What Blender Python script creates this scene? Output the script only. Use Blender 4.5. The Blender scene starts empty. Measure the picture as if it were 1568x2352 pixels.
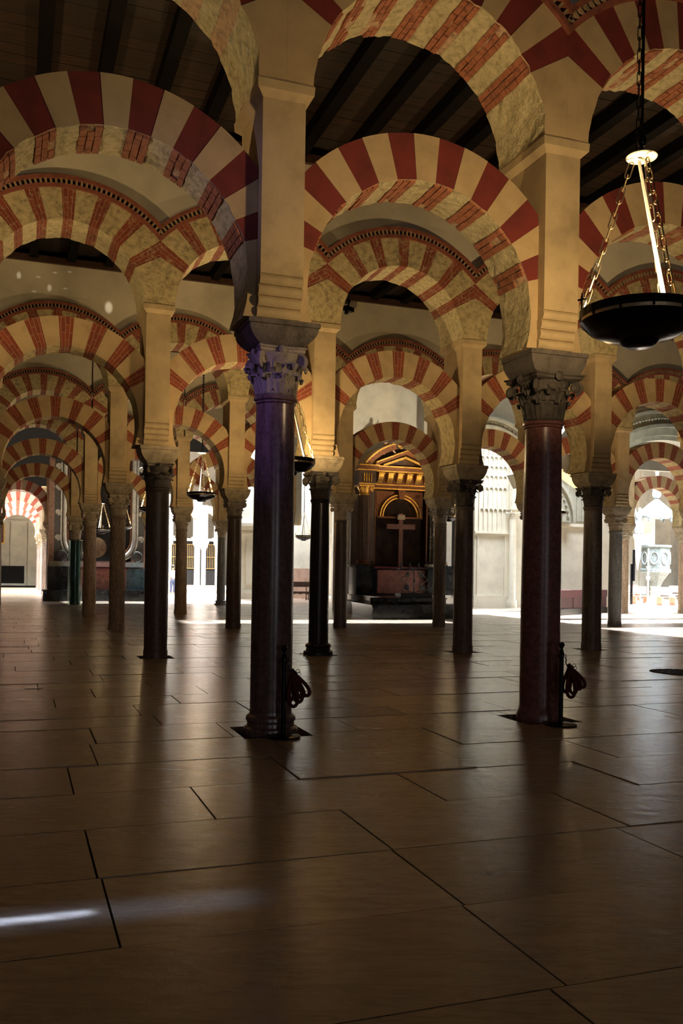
import bpy, math, random
from mathutils import Vector, Matrix
from math import sin, cos, pi, sqrt, atan2, radians

# ------------------------------------------------------------------ camera
SC = bpy.context.scene
COL = SC.collection
FPX, HOR, ROLL = 2076.2, 1311.26, 0.0152
cam_d = bpy.data.cameras.new('camera')
cam = bpy.data.objects.new('camera', cam_d); COL.objects.link(cam)
cam_d.sensor_fit = 'VERTICAL'; cam_d.sensor_height = 36.0; cam_d.sensor_width = 24.0
cam_d.lens = FPX / 2352.0 * 36.0
cam_d.shift_x = 0.0; cam_d.shift_y = (HOR - 1176.0) / 2352.0
cam_d.clip_start = 0.05; cam_d.clip_end = 300
cam.matrix_world = Matrix.Translation((0, 0, 1.6)) @ Matrix.Rotation(pi/2, 4, 'X') @ Matrix.Rotation(ROLL, 4, 'Z')
SC.camera = cam

# ------------------------------------------------------------------ world and exposure
wd = bpy.data.worlds.new('world'); SC.world = wd; wd.use_nodes = True
wd.node_tree.nodes['Background'].inputs[0].default_value = (1.0, 0.78, 0.58, 1)
wd.node_tree.nodes['Background'].inputs[1].default_value = 0.024
SC.view_settings.view_transform = 'Standard'
SC.view_settings.look = 'None'
SC.view_settings.gamma = 1.0
SC.view_settings.use_curve_mapping = False
SC.view_settings.exposure = 0.0

# ------------------------------------------------------------------ the building's grid
TH = 0.3456; SP = 3.0712; RW = 7.7362
U = Vector((cos(TH), sin(TH), 0)); W = Vector((-sin(TH), cos(TH), 0))
P0 = Vector((-0.6804, 8.9677, 0))
ROWA = {0: 0, 1: -.0257, 2: .0687, 3: -.03, 4: -.05, 5: -.8, 6: -.8, 7: -.8, 8: -.8}
ROWB = {0: 0, 1: -.038, 2: -.1755, 3: .0731, 4: .0424}
ROWS = {3: 3.115, 4: 3.12}
def rowsp(i): return ROWS.get(i, SP)
def LC(u, w, z=0.0): return P0 + U*u + W*w + Vector((0, 0, z))
def row_uw(i, j): return (j*rowsp(i) + ROWA.get(i, 0), i*RW + ROWB.get(i, 0))
def PX(px, py, Y):
    """world point seen at a photo pixel, at distance Y from the camera"""
    c, s = cos(ROLL), sin(ROLL); dx, dy = px-784, py-HOR
    x = c*dx + s*dy; y = -s*dx + c*dy
    return Vector((x/FPX*Y, Y, 1.6 - y/FPX*Y))
def FL(px, py):
    c, s = cos(ROLL), sin(ROLL); dx, dy = px-784, py-HOR
    y = -s*dx + c*dy
    return PX(px, py, 1.6*FPX/y)

# ------------------------------------------------------------------ lights that stand for daylight and off-frame lamps, plus added fill
def light(kind, name, loc, energy, color, size=0.3, target=None, **kw):
    d = bpy.data.lights.new(name, kind); d.energy = energy; d.color = color
    if kind == 'POINT': d.shadow_soft_size = size
    if kind == 'AREA': d.shape = 'RECTANGLE'; d.size = size; d.size_y = kw.pop('size_y', size)
    if kind == 'SPOT': d.shadow_soft_size = size
    for k, v in kw.items(): setattr(d, k, v)
    o = bpy.data.objects.new(name, d); COL.objects.link(o); o.location = loc
    if target is not None:
        o.rotation_euler = (Vector(target)-Vector(loc)).to_track_quat('-Z', 'Y').to_euler()
    return o
WARM = (1.0, 0.69, 0.33)
DAY = (0.86, 0.93, 1.0)
LAMP_W = 330
def warm_at(u, w, z=4.0, e=LAMP_W):   # a bowl lamp outside the frame: its bowl throws all the light upwards
    light('SPOT', 'hanging_lamp_light', LC(u, w, z), e, WARM, 0.14, target=LC(u, w, z+1), spot_size=radians(178), spot_blend=.35)
# lamps of the neighbouring bays, outside the frame
warm_at(-4.6, 3.6, 4.1, 460); warm_at(7.7, 3.6, 4.1, 420)
warm_at(-6.2, -4.0, 4.1, 50)
warm_at(-8.7, 11.6, 4.1, 330); warm_at(12.9, 11.4, 4.1, 300)
warm_at(14.5, 19.3, 4.1, 250)
# daylight over the far naves, from area lights where roof openings would be
def sky_light(p, e, sx, sy, color=DAY, rot=TH, spread=2.2):
    o = light('AREA', 'overhead_daylight', p, e, color, sx, size_y=sy)
    o.rotation_euler = (0, 0, rot); o.data.spread = spread
    return o
sky_light(Vector((-10.6, 61, 9.0)), 26000, 9, 12)
sky_light(Vector((20.2, 50, 9.2)), 24000, 9, 12)
sky_light(Vector((7.2, 39.8, 8.9)), 520, 2.2, 3.0)
sky_light(Vector((10.5, 36.5, 8.9)), 420, 2, 2)  # extra area added to brighten the plastered wall
sky_light(Vector((-3.5, 50, 8.6)), 1800, 6, 4)
sky_light(Vector((-21.5, 57, 8.6)), 3500, 5, 18, (1.0, .93, .86))
# stained glass tint on the left of the first column
light('SPOT', 'stained_glass_light', LC(-3.6, -2.6, 5.2), 270, (0.44, 0.26, 1.0), 0.12, target=LC(-.1, 0, 3.1), spot_size=radians(20), spot_blend=.9)

light('SPOT', 'stained_glass_light', LC(-4.6, -2.4, 4.6), 150, (0.50, 0.46, 1.0), 0.2, target=LC(-.4, 0, 5.2), spot_size=radians(24), spot_blend=1.0)
light('SPOT', 'stained_glass_light', LC(-4.0, -2.0, 3.4), 40, (0.45, 0.75, 0.80), 0.2, target=LC(-.5, .2, 7.0), spot_size=radians(20), spot_blend=1.0)
# added cool fill far behind the camera, lifting the shafts and their highlights
_o = light('AREA', 'rear_fill_light', LC(3.0, -30, 2.6), 170, (.95, .93, 1.0), 2.2, size_y=4.5, target=LC(1.5, 0, 2.0))
_o = light('AREA', 'rear_fill_light', LC(-7.0, -24, 2.6), 60, (.95, .93, 1.0), .8, size_y=3.5, target=LC(0, 0, 2.0))
# ------------------------------------------------------------------ materials
MATS = {}
class NT:
    def __init__(s, name):
        s.m = bpy.data.materials.new(name); s.m.use_nodes = True
        s.t = s.m.node_tree; s.b = s.t.nodes['Principled BSDF']
    def n(s, typ, **kw):
        o = s.t.nodes.new(typ)
        for k, v in kw.items():
            if k.startswith('_'): o.inputs[k[1:].replace('_', ' ')].default_value = v
            else: setattr(o, k, v)
        return o
    def l(s, a, b): s.t.links.new(a, b)
    def ramp(s, fac, stops):
        r = s.n('ShaderNodeValToRGB'); cr = r.color_ramp
        while len(cr.elements) < len(stops): cr.elements.new(.5)
        for e, (p, c) in zip(cr.elements, stops): e.position = p; e.color = (*c, 1) if len(c) == 3 else c
        s.l(fac, r.inputs[0]); return r.outputs[0]
    def mix(s, fac, a, b, typ='MIX'):
        m = s.n('ShaderNodeMix', data_type='RGBA', blend_type=typ)
        for sock, v in ((m.inputs[0], fac), (m.inputs[6], a), (m.inputs[7], b)):
            if hasattr(v, 'links') or hasattr(v, 'is_linked'): s.l(v, sock)
            elif isinstance(v, (int, float)): sock.default_value = v
            else: sock.default_value = (*v, 1)
        return m.outputs[2]
    def math(s, op, a, b=None):
        m = s.n('ShaderNodeMath', operation=op)
        for k, v in enumerate((a, b)):
            if v is None: continue
            if isinstance(v, (int, float)): m.inputs[k].default_value = v
            else: s.l(v, m.inputs[k])
        return m.outputs[0]
    def noise(s, scale, detail=4, rough=.55, vec=None, dist=0):
        n = s.n('ShaderNodeTexNoise', _Scale=scale, _Detail=detail, _Roughness=rough, _Distortion=dist)
        if vec is not None: s.l(vec, n.inputs['Vector'])
        return n.outputs['Fac']
    def obj(s): return s.n('ShaderNodeTexCoord').outputs['Object']
    def geo(s): return s.n('ShaderNodeNewGeometry').outputs['Position']
    def bump(s, h, strength=.3, dist=.02):
        b = s.n('ShaderNodeBump', _Strength=strength, _Distance=dist); s.l(h, b.inputs['Height']); s.l(b.outputs[0], s.b.inputs['Normal'])
    def scaled(s, v, sc):
        m = s.n('ShaderNodeMapping'); m.inputs['Scale'].default_value = sc; s.l(v, m.inputs[0]); return m.outputs[0]
    def rand(s): return s.n('ShaderNodeObjectInfo').outputs['Random']

def mat(name, base, rough=.7, metal=0, scale=6, var=.25, bump=.25, bscale=40, bdist=.01, emis=None, spec=None, dark=None):
    """mottled procedural material"""
    if name in MATS: return MATS[name]
    t = NT(name); v = t.geo()
    n1 = t.noise(scale, 5, .6, v)
    lo = dark if dark else tuple(c*(1-var*1.6) for c in base); hi = tuple(min(1, c*(1+var)) for c in base)
    c = t.ramp(n1, [(.25, lo), (.5, base), (.78, hi)])
    t.l(c, t.b.inputs['Base Color'])
    t.b.inputs['Roughness'].default_value = rough; t.b.inputs['Metallic'].default_value = metal
    if spec is not None: t.b.inputs['Specular IOR Level'].default_value = spec
    if bump: t.bump(t.noise(bscale, 5, .65, v), bump, bdist)
    if emis: t.b.inputs['Emission Color'].default_value = (*emis[0], 1); t.b.inputs['Emission Strength'].default_value = emis[1]
    MATS[name] = t.m; return t.m

CREAM = (.42, .30, .155)
M_PIER = mat('ochre_limestone', (.44, .33, .18), .85, scale=2.2, var=.22, bump=.5, bscale=55, bdist=.008)
M_PIER2 = mat('rough_ochre_stone', (.46, .37, .19), .9, scale=11, var=.38, bump=.8, bscale=22, bdist=.03)
M_CREAM = mat('cream_painted_voussoir', CREAM, .85, scale=3, var=.16, bump=.35, bscale=60, bdist=.006)
M_RED = mat('red_painted_voussoir', (.14, .017, .011), .8, scale=4, var=.25, bump=.3, bscale=60, bdist=.005)
M_ROUGH = mat('rough_stone_soffit', (.58, .50, .29), .95, scale=13, var=.36, bump=1.0, bscale=16, bdist=.05, dark=(.30, .25, .12))
M_BRICK = mat('red_brick', (.33, .115, .055), .9, scale=14, var=.4, bump=.6, bscale=40, bdist=.01)
M_MORTAR = mat('brick_mortar', (.50, .33, .20), .95, scale=18, var=.35, bump=.7, bscale=30, bdist=.02)
M_PLASTER = mat('ivory_plaster', (.62, .56, .42), .85, scale=1.1, var=.16, bump=.15, bscale=25, bdist=.01)
M_CORN = mat('red_painted_cornice', (.22, .065, .035), .8, scale=8, var=.35, bump=.3, bscale=50)
M_CORNL = mat('cream_cornice_teeth', (.30, .20, .11), .8, scale=8, var=.3, bump=.3, bscale=50)
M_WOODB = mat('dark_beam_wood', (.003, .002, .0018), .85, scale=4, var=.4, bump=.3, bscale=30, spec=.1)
M_BLACK = mat('black_iron', (.003, .003, .004), .2, metal=0.0, scale=5, var=.2, bump=0, spec=.25)
M_BRASS = mat('worn_brass', (.75, .60, .38), .32, metal=1, scale=20, var=.2, bump=.1, bscale=60)
M_STEEL = mat('pale_disc_metal', (.78, .74, .66), .5, metal=.3, scale=20, var=.15, bump=0)
M_CABLE = mat('pale_cable', (.85, .78, .66), .5, scale=20, var=.1, bump=0)
M_GOLD = mat('gilt_wood', (.72, .42, .10), .35, metal=.85, scale=14, var=.45, bump=.6, bscale=45, bdist=.01)
M_GILT2 = mat('dim_gilded_carving', (.15, .055, .018), .45, metal=.5, scale=22, var=.6, bump=.8, bscale=50, bdist=.012)
M_BLKMARB = mat('black_marble', (.012, .013, .015), .18, scale=5, var=.6, bump=.05, bscale=20)
M_DKWOOD = mat('dark_brown_wood', (.045, .018, .010), .5, scale=8, var=.5, bump=.3, bscale=40)
M_REDMARB = mat('dull_red_marble', (.20, .065, .045), .4, scale=5, var=.45, bump=.1, bscale=20)
M_WHITE = mat('white_limewashed_stone', (.70, .66, .56), .85, scale=1.6, var=.12, bump=.3, bscale=20, bdist=.01)
M_GREYST = mat('grey_carved_stone', (.40, .39, .32), .85, scale=3, var=.18, bump=.4, bscale=30, bdist=.01)
M_VELVET = mat('dark_red_velvet', (.09, .008, .012), .85, scale=30, var=.4, bump=.3, bscale=90)
M_PIT = mat('near_black_recess', (.012, .009, .007), .95, scale=20, var=.4)  # near-black tone for floor pits, cornice ground and openings
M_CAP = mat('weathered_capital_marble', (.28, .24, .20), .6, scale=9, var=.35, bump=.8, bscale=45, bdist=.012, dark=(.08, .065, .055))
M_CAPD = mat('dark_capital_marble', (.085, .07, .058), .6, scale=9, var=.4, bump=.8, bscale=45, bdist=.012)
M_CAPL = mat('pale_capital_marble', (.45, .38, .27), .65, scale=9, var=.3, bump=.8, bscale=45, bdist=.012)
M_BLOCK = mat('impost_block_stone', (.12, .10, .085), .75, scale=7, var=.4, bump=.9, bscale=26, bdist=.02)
M_MAROON = mat('maroon_panelled_wood', (.045, .014, .018), .6, scale=5, var=.3, bump=.2)

def shaft_mat(name, base, rough=.22, sc=(9, 9, 1.2), var=.5, spiral=False):
    if name in MATS: return MATS[name]
    t = NT(name); v = t.obj(); s1 = t.scaled(v, sc)
    n1 = t.noise(1.6, 8, .7, s1, .8); n2 = t.noise(18, 4, .7, v)
    lo = tuple(c*(1-var) for c in base); hi = tuple(min(1, c*(1+var*.8)) for c in base)
    c1 = t.ramp(n1, [(.3, lo), (.5, base), (.72, hi)])
    c2 = t.ramp(n2, [(.35, (.55, .55, .55)), (.7, (1.2, 1.2, 1.2))])
    t.l(t.mix(.8, c1, c2, 'MULTIPLY'), t.b.inputs['Base Color'])
    t.b.inputs['Roughness'].default_value = rough
    t.bump(n1, .12, .01)
    MATS[name] = t.m; return t.m
MS_PURP = shaft_mat('veined_purple_brown_marble', (.17, .105, .105), .24)
MS_RED = shaft_mat('speckled_rose_granite', (.27, .11, .095), .27, (14, 14, 14), .4)
MS_DKBR = shaft_mat('dark_brown_marble', (.13, .09, .07), .4)
MS_BLK = shaft_mat('near_black_granite', (.028, .024, .022), .25, (14, 14, 10))
MS_GRBR = shaft_mat('grey_brown_marble', (.20, .155, .12), .42)
MS_TAN = shaft_mat('tan_limestone_shaft', (.46, .33, .22), .5)
MS_SPIR = shaft_mat('buff_spiral_fluted_marble', (.40, .30, .21), .5)
MS_GREY = shaft_mat('cool_grey_marble', (.20, .20, .19), .3)
MS_WHITE = shaft_mat('pale_rosy_marble', (.52, .42, .38), .35)
MS_GREEN = shaft_mat('deep_green_marble', (.06, .15, .13), .12, (6, 6, .8))

def poly_mat(name, kind):
    """voussoir brickwork; object space of every arch is centred on the arch, so bricks follow its rays"""
    if name in MATS: return MATS[name]
    t = NT(name); v = t.obj(); sp = t.n('ShaderNodeSeparateXYZ'); t.l(v, sp.inputs[0])
    x, y, z = sp.outputs
    ang = t.math('ARCTAN2', z, x); r = t.math('SQRT', t.math('ADD', t.math('MULTIPLY', x, x), t.math('MULTIPLY', z, z)))
    cb = t.n('ShaderNodeCombineXYZ'); t.l(t.math('ADD', r, y), cb.inputs[0]); t.l(t.math('MULTIPLY', ang, 1.45), cb.inputs[1])
    wob = t.noise(6, 3, .5, v)
    add = t.n('ShaderNodeVectorMath', operation='ADD'); t.l(cb.outputs[0], add.inputs[0])
    cw = t.n('ShaderNodeCombineXYZ'); t.l(t.math('MULTIPLY', wob, .03), cw.inputs[1]); t.l(cw.outputs[0], add.inputs[1])
    b = t.n('ShaderNodeTexBrick'); t.l(add.outputs[0], b.inputs['Vector'])
    b.inputs['Scale'].default_value = 1; b.inputs['Brick Width'].default_value = .26; b.inputs['Row Height'].default_value = .064
    b.inputs['Mortar Size'].default_value = .005; b.inputs['Mortar Smooth'].default_value = .3
    b.inputs['Color1'].default_value = (.25, .052, .022, 1); b.inputs['Color2'].default_value = (.17, .036, .018, 1)
    b.inputs['Mortar'].default_value = (.34, .20, .11, 1)
    n = t.noise(5, 6, .7, t.geo()); n2 = t.noise(20, 5, .7, t.geo())
    worn = t.ramp(t.math('ADD', t.math('MULTIPLY', n, .6), t.math('MULTIPLY', n2, .45)), [(.55, (0, 0, 0)), (.66, (.75, .75, .75))] if kind == 'worn' else [(.62, (0, 0, 0)), (.74, (.6, .6, .6))])
    c = t.mix(worn, b.outputs[0], (.42, .30, .17))
    t.l(c, t.b.inputs['Base Color']); t.b.inputs['Roughness'].default_value = .9
    t.bump(t.math('SUBTRACT', t.math('MULTIPLY', n2, .6), b.outputs['Fac']), .7, .012)
    MATS[name] = t.m; return t.m
M_BRK = poly_mat('red_voussoir_brickwork', 'n')
M_BRKW = poly_mat('worn_voussoir_brickwork', 'worn')

def floor_mat():
    t = NT('worn_floor_marble'); v = t.geo(); r = t.rand()
    n0 = t.noise(.9, 4, .6, v, .6)
    st = t.n('ShaderNodeMapping'); st.inputs['Rotation'].default_value = (0, 0, -TH); st.inputs['Scale'].default_value = (1, 5, 1); t.l(v, st.inputs[0])
    n1 = t.noise(2.2, 8, .72, st.outputs[0], 1.4)
    base = t.ramp(r, [(0, (.34, .26, .19)), (.35, (.48, .38, .29)), (.7, (.42, .33, .24)), (1, (.58, .48, .38))])
    dark = t.ramp(n1, [(.36, (.42, .38, .36)), (.52, (1, 1, 1)), (.75, (1.12, 1.1, 1.05))])
    c = t.mix(.85, base, dark, 'MULTIPLY')
    t.l(t.mix(t.ramp(n0, [(.45, (0, 0, 0)), (.7, (.35, .35, .35))]), c, (.28, .20, .15)), t.b.inputs['Base Color'])
    t.l(t.ramp(n1, [(.3, (.30,)*3), (.7, (.20,)*3)]), t.b.inputs['Roughness'])
    t.b.inputs['Specular IOR Level'].default_value = .55
    h = t.math('ADD', t.math('MULTIPLY', t.noise(7, 6, .6, v), .8), t.math('MULTIPLY', t.noise(60, 3, .6, v), .06))
    t.bump(h, .22, .02)
    return t.m
M_FLOOR = floor_mat()
def wood_mat():
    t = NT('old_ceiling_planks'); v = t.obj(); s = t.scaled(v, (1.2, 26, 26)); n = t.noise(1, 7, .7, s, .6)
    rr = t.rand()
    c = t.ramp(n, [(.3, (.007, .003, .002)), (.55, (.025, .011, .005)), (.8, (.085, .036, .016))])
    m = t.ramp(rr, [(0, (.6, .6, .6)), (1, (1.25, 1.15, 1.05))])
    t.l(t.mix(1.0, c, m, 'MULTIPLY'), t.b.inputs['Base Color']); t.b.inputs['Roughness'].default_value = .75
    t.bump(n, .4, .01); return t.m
M_PLANK = wood_mat()
def glass_mat():
    t = NT('clear_protective_glass'); t.b.inputs['Base Color'].default_value = (.80, .93, .88, 1); t.b.inputs['Roughness'].default_value = .05
    t.b.inputs['Transmission Weight'].default_value = 1; t.b.inputs['IOR'].default_value = 1.3; return t.m
M_GLASS = glass_mat()
def painting_mat(name, cols, scale=2.0):
    t = NT(name); n = t.noise(scale, 4, .6, t.obj(), 1.2)
    t.l(t.ramp(n, [(.3, cols[0]), (.5, cols[1]), (.7, cols[2])]), t.b.inputs['Base Color']); t.b.inputs['Roughness'].default_value = .9; t.b.inputs['Specular IOR Level'].default_value = .15
    return t.m

# ------------------------------------------------------------------ mesh tools
class MB:
    def __init__(s): s.v = []; s.f = []; s.mi = []; s.sm = False
    def add(s, vs, fs, mi=0):
        k = len(s.v); s.v += [tuple(p) for p in vs]; s.f += [tuple(i+k for i in q) for q in fs]
        s.mi += (mi if isinstance(mi, list) else [mi]*len(fs)); return s
    def box(s, x0, x1, y0, y1, z0, z1, mi=0):
        vs = [(x, y, z) for z in (z0, z1) for x, y in ((x0, y0), (x1, y0), (x1, y1), (x0, y1))]
        return s.add(vs, [(0, 3, 2, 1), (4, 5, 6, 7), (0, 1, 5, 4), (1, 2, 6, 5), (2, 3, 7, 6), (3, 0, 4, 7)], mi)
    def lathe(s, prof, n=24, mi=0, cx=0, cy=0, cap=True, sq=0, twist=0, flute=0, fd=0):
        vs = []
        for k, (r, z) in enumerate(prof):
            for a in range(n):
                t = 2*pi*a/n
                rr = r
                if flute: rr = r - fd*(0.5+0.5*cos(flute*(t + twist*z)))
                if sq:  # squarish section
                    m = max(abs(cos(t)), abs(sin(t))); rr = rr*((1-sq) + sq/m)
                vs.append((cx+rr*cos(t), cy+rr*sin(t), z))
        fs = [(k*n+a, k*n+(a+1) % n, (k+1)*n+(a+1) % n, (k+1)*n+a) for k in range(len(prof)-1) for a in range(n)]
        if cap:
            fs.append(tuple(range(n-1, -1, -1))); fs.append(tuple((len(prof)-1)*n+a for a in range(n)))
        return s.add(vs, fs, mi)
    def tube(s, pts, r, n=8, mi=0, closed=False):
        pts = [Vector(p) for p in pts]; vs = []; m = len(pts)
        up = None
        for k, p in enumerate(pts):
            d = (pts[(k+1) % m]-pts[k-1]) if closed else (pts[min(k+1, m-1)]-pts[max(k-1, 0)])
            d.normalize()
            if up is None: up = Vector((0, 0, 1)) if abs(d.z) < .9 else Vector((1, 0, 0))
            a = d.cross(up).normalized(); b = a.cross(d).normalized(); up = b
            rr = r[k] if isinstance(r, (list, tuple)) else r
            for q in range(n): t = 2*pi*q/n; vs.append(p + a*(rr*cos(t)) + b*(rr*sin(t)))
        fs = [((k*n+q), k*n+(q+1) % n, ((k+1) % m)*n+(q+1) % n, ((k+1) % m)*n+q) for k in range(m if closed else m-1) for q in range(n)]
        if not closed: fs += [tuple(range(n-1, -1, -1)), tuple((m-1)*n+q for q in range(n))]
        return s.add(vs, fs, mi)
    def prism(s, poly, y0, y1, mi=0, smi=None):
        """polygon in x,z extruded along y; poly counter-clockwise seen from -y"""
        n = len(poly); vs = [(x, y0, z) for x, z in poly] + [(x, y1, z) for x, z in poly]
        fs = [tuple(range(n)), tuple(range(2*n-1, n-1, -1))] + [(k, k+n, (k+1) % n+n, (k+1) % n) for k in range(n)]
        fs[2:] = [tuple(reversed(f)) for f in fs[2:]]; fs[2:] = [tuple(reversed(f)) for f in fs[2:]]
        return s.add(vs, [tuple(reversed(f)) if False else f for f in fs], mi)
    def shell(s, grid, th, mi=0):
        """closed thin leaf from a grid of points, thickness th along approximate normals"""
        R = len(grid); C = len(grid[0]); G = [[Vector(p) for p in row] for row in grid]
        def nr(i, j):
            a = G[min(i+1, R-1)][j]-G[max(i-1, 0)][j]; b = G[i][min(j+1, C-1)]-G[i][max(j-1, 0)]
            c = a.cross(b); return c.normalized() if c.length > 1e-9 else Vector((0, 0, 1))
        top = [G[i][j] for i in range(R) for j in range(C)]; bot = [G[i][j]-nr(i, j)*th for i in range(R) for j in range(C)]
        N = R*C; fs = []
        for i in range(R-1):
            for j in range(C-1):
                a, b, c, d = i*C+j, i*C+j+1, (i+1)*C+j+1, (i+1)*C+j
                fs += [(a, b, c, d), (N+d, N+c, N+b, N+a)]
        ring = [j for j in range(C)] + [i*C+C-1 for i in range(1, R)] + [(R-1)*C+j for j in range(C-2, -1, -1)] + [i*C for i in range(R-2, 0, -1)]
        for k in range(len(ring)): a, b = ring[k], ring[(k+1) % len(ring)]; fs.append((b, a, N+a, N+b))
        return s.add(top+bot, fs, mi)
    def xf(s, M, k0=0):
        for k in range(k0, len(s.v)): s.v[k] = tuple(M @ Vector(s.v[k]))
        return s
    def mesh(s, name, mats, smooth=False):
        me = bpy.data.meshes.new(name); me.from_pydata(s.v, [], s.f)
        for m in (mats if isinstance(mats, (list, tuple)) else [mats]): me.materials.append(m)
        me.polygons.foreach_set('material_index', s.mi)
        if smooth: me.polygons.foreach_set('use_smooth', [True]*len(s.f))
        me.update()
        if smooth:
            try: me.set_sharp_from_angle(angle=radians(38))
            except Exception: pass
        return me

def put(name, me, parent=None, loc=(0, 0, 0), rz=0, M=None):
    o = bpy.data.objects.new(name, me); COL.objects.link(o)
    if parent: o.parent = parent
    if M is not None: o.matrix_local = M
    else: o.location = loc; o.rotation_euler = (0, 0, rz)
    return o
def thing(name, label, cat, loc=(0, 0, 0), rz=TH, group=None):
    o = bpy.data.objects.new(name, None); COL.objects.link(o); o.empty_display_size = .2
    o.location = loc; o.rotation_euler = (0, 0, rz); o['label'] = label; o['category'] = cat
    if group: o['group'] = group
    return o
def struct(name, me=None, loc=(0, 0, 0), rz=TH):
    o = bpy.data.objects.new(name, me); COL.objects.link(o); o.location = loc; o.rotation_euler = (0, 0, rz); o['kind'] = 'structure'; return o
def tag(o, label, cat, group=None):
    o['label'] = label; o['category'] = cat
    if group: o['group'] = group
    return o
RNG = random.Random(7)

# ------------------------------------------------------------------ floor: slabs in courses along the arcades
COLS0 = [(0, j) for j in range(-1, 3)] + [(1, j) for j in range(-2, 5)]
holes = []
for (i, j) in COLS0:
    cu, cw = row_uw(i, j); hs = .34 if i == 0 else .3
    holes.append((cu-hs, cu+hs, cw-hs, cw+hs))
def rect_minus(rc, hs):
    out = [rc]
    for h in hs:
        nx = []
        for (a, b, c, d) in out:
            if h[0] >= b or h[1] <= a or h[2] >= d or h[3] <= c: nx.append((a, b, c, d)); continue
            if h[0] > a: nx.append((a, h[0], c, d))
            if h[1] < b: nx.append((h[1], b, c, d))
            a2, b2 = max(a, h[0]), min(b, h[1])
            if h[2] > c: nx.append((a2, b2, c, h[2]))
            if h[3] < d: nx.append((a2, b2, h[3], d))
        out = nx
    return out
floor = struct('floor', MB().box(-40, 60, -11, 75, -.30, -.075).mesh('floor', M_PIT), LC(0, 0))
known = {  # cross joints read from the photograph, by course (w of lower edge)
    -5.67: [-6.4, -3.6, -.36, 2.3, 4.6], -4.78: [-6.2, -3.9, -1.96, -.34-.85, .43, 2.7, 4.9], -3.87: [-5.2, -3.3, -1.98, -.33, 1.31, 3.3], -2.96: [-4.4, -3.1, -1.17, .47, 2.1, 3.9],
    -2.05: [-5, -3.4, -1.99, -.33, 1.2, 2.6], -1.13: [-4.8, -3.7, -1.75, -.1, 1.55, 3.1]}
known[-4.78] = [-6.2, -3.9, -1.96, -.34, 1.2, 2.9, 4.9]
edges = [-7.5, -6.58, -5.67, -4.78, -3.87, -2.96, -2.05, -1.13, -.21, .62, 1.27]
while edges[-1] < 13.5: edges.append(edges[-1]+RNG.uniform(.68, .95))
nslab = 0
FL_END = edges[-1]
def jag(a, b): return RNG.uniform(a, b)
for k in range(len(edges)-1):
    w0, w1 = edges[k], edges[k+1]
    cuts = None
    for kk in known:
        if abs(kk-w0) < .01: cuts = list(known[kk])
    ctr = -(-w1)*0 + (w0+8.4)*0.36      # the view axis wanders along u with depth
    half = (w1+9.5)*.42+1.2
    lo, hi = ctr-half-1.2, ctr+half+1.0
    if cuts is None:
        cuts = []; x = lo-RNG.uniform(0, 1.2)
        while x < hi: cuts.append(x); x += RNG.uniform(1.15, 2.1)
        cuts.append(x)
    else:
        x = cuts[0]
        while x > lo: x -= RNG.uniform(1.2, 2.0); cuts.insert(0, x)
        x = cuts[-1]
        while x < hi: x += RNG.uniform(1.2, 2.0); cuts.append(x)
    for q in range(len(cuts)-1):
        g = .006; z = jag(-.004, .004)
        rc = (cuts[q]+g, cuts[q+1]-g, w0+g, w1-g)
        near = [h for h in holes]
        parts = rect_minus(rc, near)
        m = MB()
        tx, ty = jag(-.0016, .0016), jag(-.002, .002)
        for (a, b, c, d) in parts:
            if b-a < .02 or d-c < .02: continue
            b0 = len(m.v); m.box(a, b, c, d, -.075, 0)
            for t_ in range(b0, len(m.v)):
                X_, Y_, Z_ = m.v[t_]
                if Z_ > -.01:
                    # slightly worn arris and tilt
                    m.v[t_] = (X_, Y_, z + (X_-(a+b)/2)*tx + (Y_-(c+d)/2)*ty)
        if m.v:
            put('slab', m.mesh('slab', M_FLOOR), floor, (0, 0, 0)); nslab += 1
# the far floor: the same courses, joined
m = MB(); w0 = FL_END
while w0 < 62:
    st = .85 if w0 < 30 else 1.7
    x = -24 - RNG.uniform(0, 1.5)
    while x < 44:
        x1 = x+RNG.uniform(1.2, 2.2)*(1 if w0 < 30 else 2)
        m.box(x+.005, x1-.005, w0+.005, w0+st-.005, -.075, RNG.uniform(-.003, .003)); x = x1
    w0 += st
o = put('slab_field', m.mesh('slab_field', M_FLOOR), floor); o['kind'] = 'stuff'
# side remainder of the near floor (out of frame, catches light)
m = MB(); m.box(-40, 60, -11, FL_END, -.09, -.076)
o = put('slab_margin', m.mesh('slab_margin', M_FLOOR), floor)

# ------------------------------------------------------------------ voussoir arches
LOW0 = dict(R=1.24, c=4.33, spring=4.0, lim=1.325, ext=(0.0, 1.71), th=.60)
LOWN = dict(R=1.235, c=4.12, spring=3.75, lim=1.325, ext=(0.0, 1.74), th=.60)
UPP = dict(R=1.27, c=6.17, spring=6.20, lim=1.535, ext=(-.29, 2.09), th=.96)
def outer_r(A, th):
    e, R = A['ext']; b = e*sin(th); r = b+sqrt(max(0, b*b+R*R-e*e))
    if abs(cos(th)) > 1e-6: r = min(r, A['lim']/abs(cos(th)))
    return r
def hash2(a, b, c=0):
    v = sin(a*12.9898+b*78.233+c*37.719)*43758.5453; return v-math.floor(v)
def vnoise(x, y, z=0):
    xi, yi = math.floor(x), math.floor(y); fx, fy = x-xi, y-yi; fx = fx*fx*(3-2*fx); fy = fy*fy*(3-2*fy)
    a, b, c, d = hash2(xi, yi, z), hash2(xi+1, yi, z), hash2(xi, yi+1, z), hash2(xi+1, yi+1, z)
    return (a*(1-fx)+b*fx)*(1-fy)+(c*(1-fx)+d*fx)*fy-.5
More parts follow.
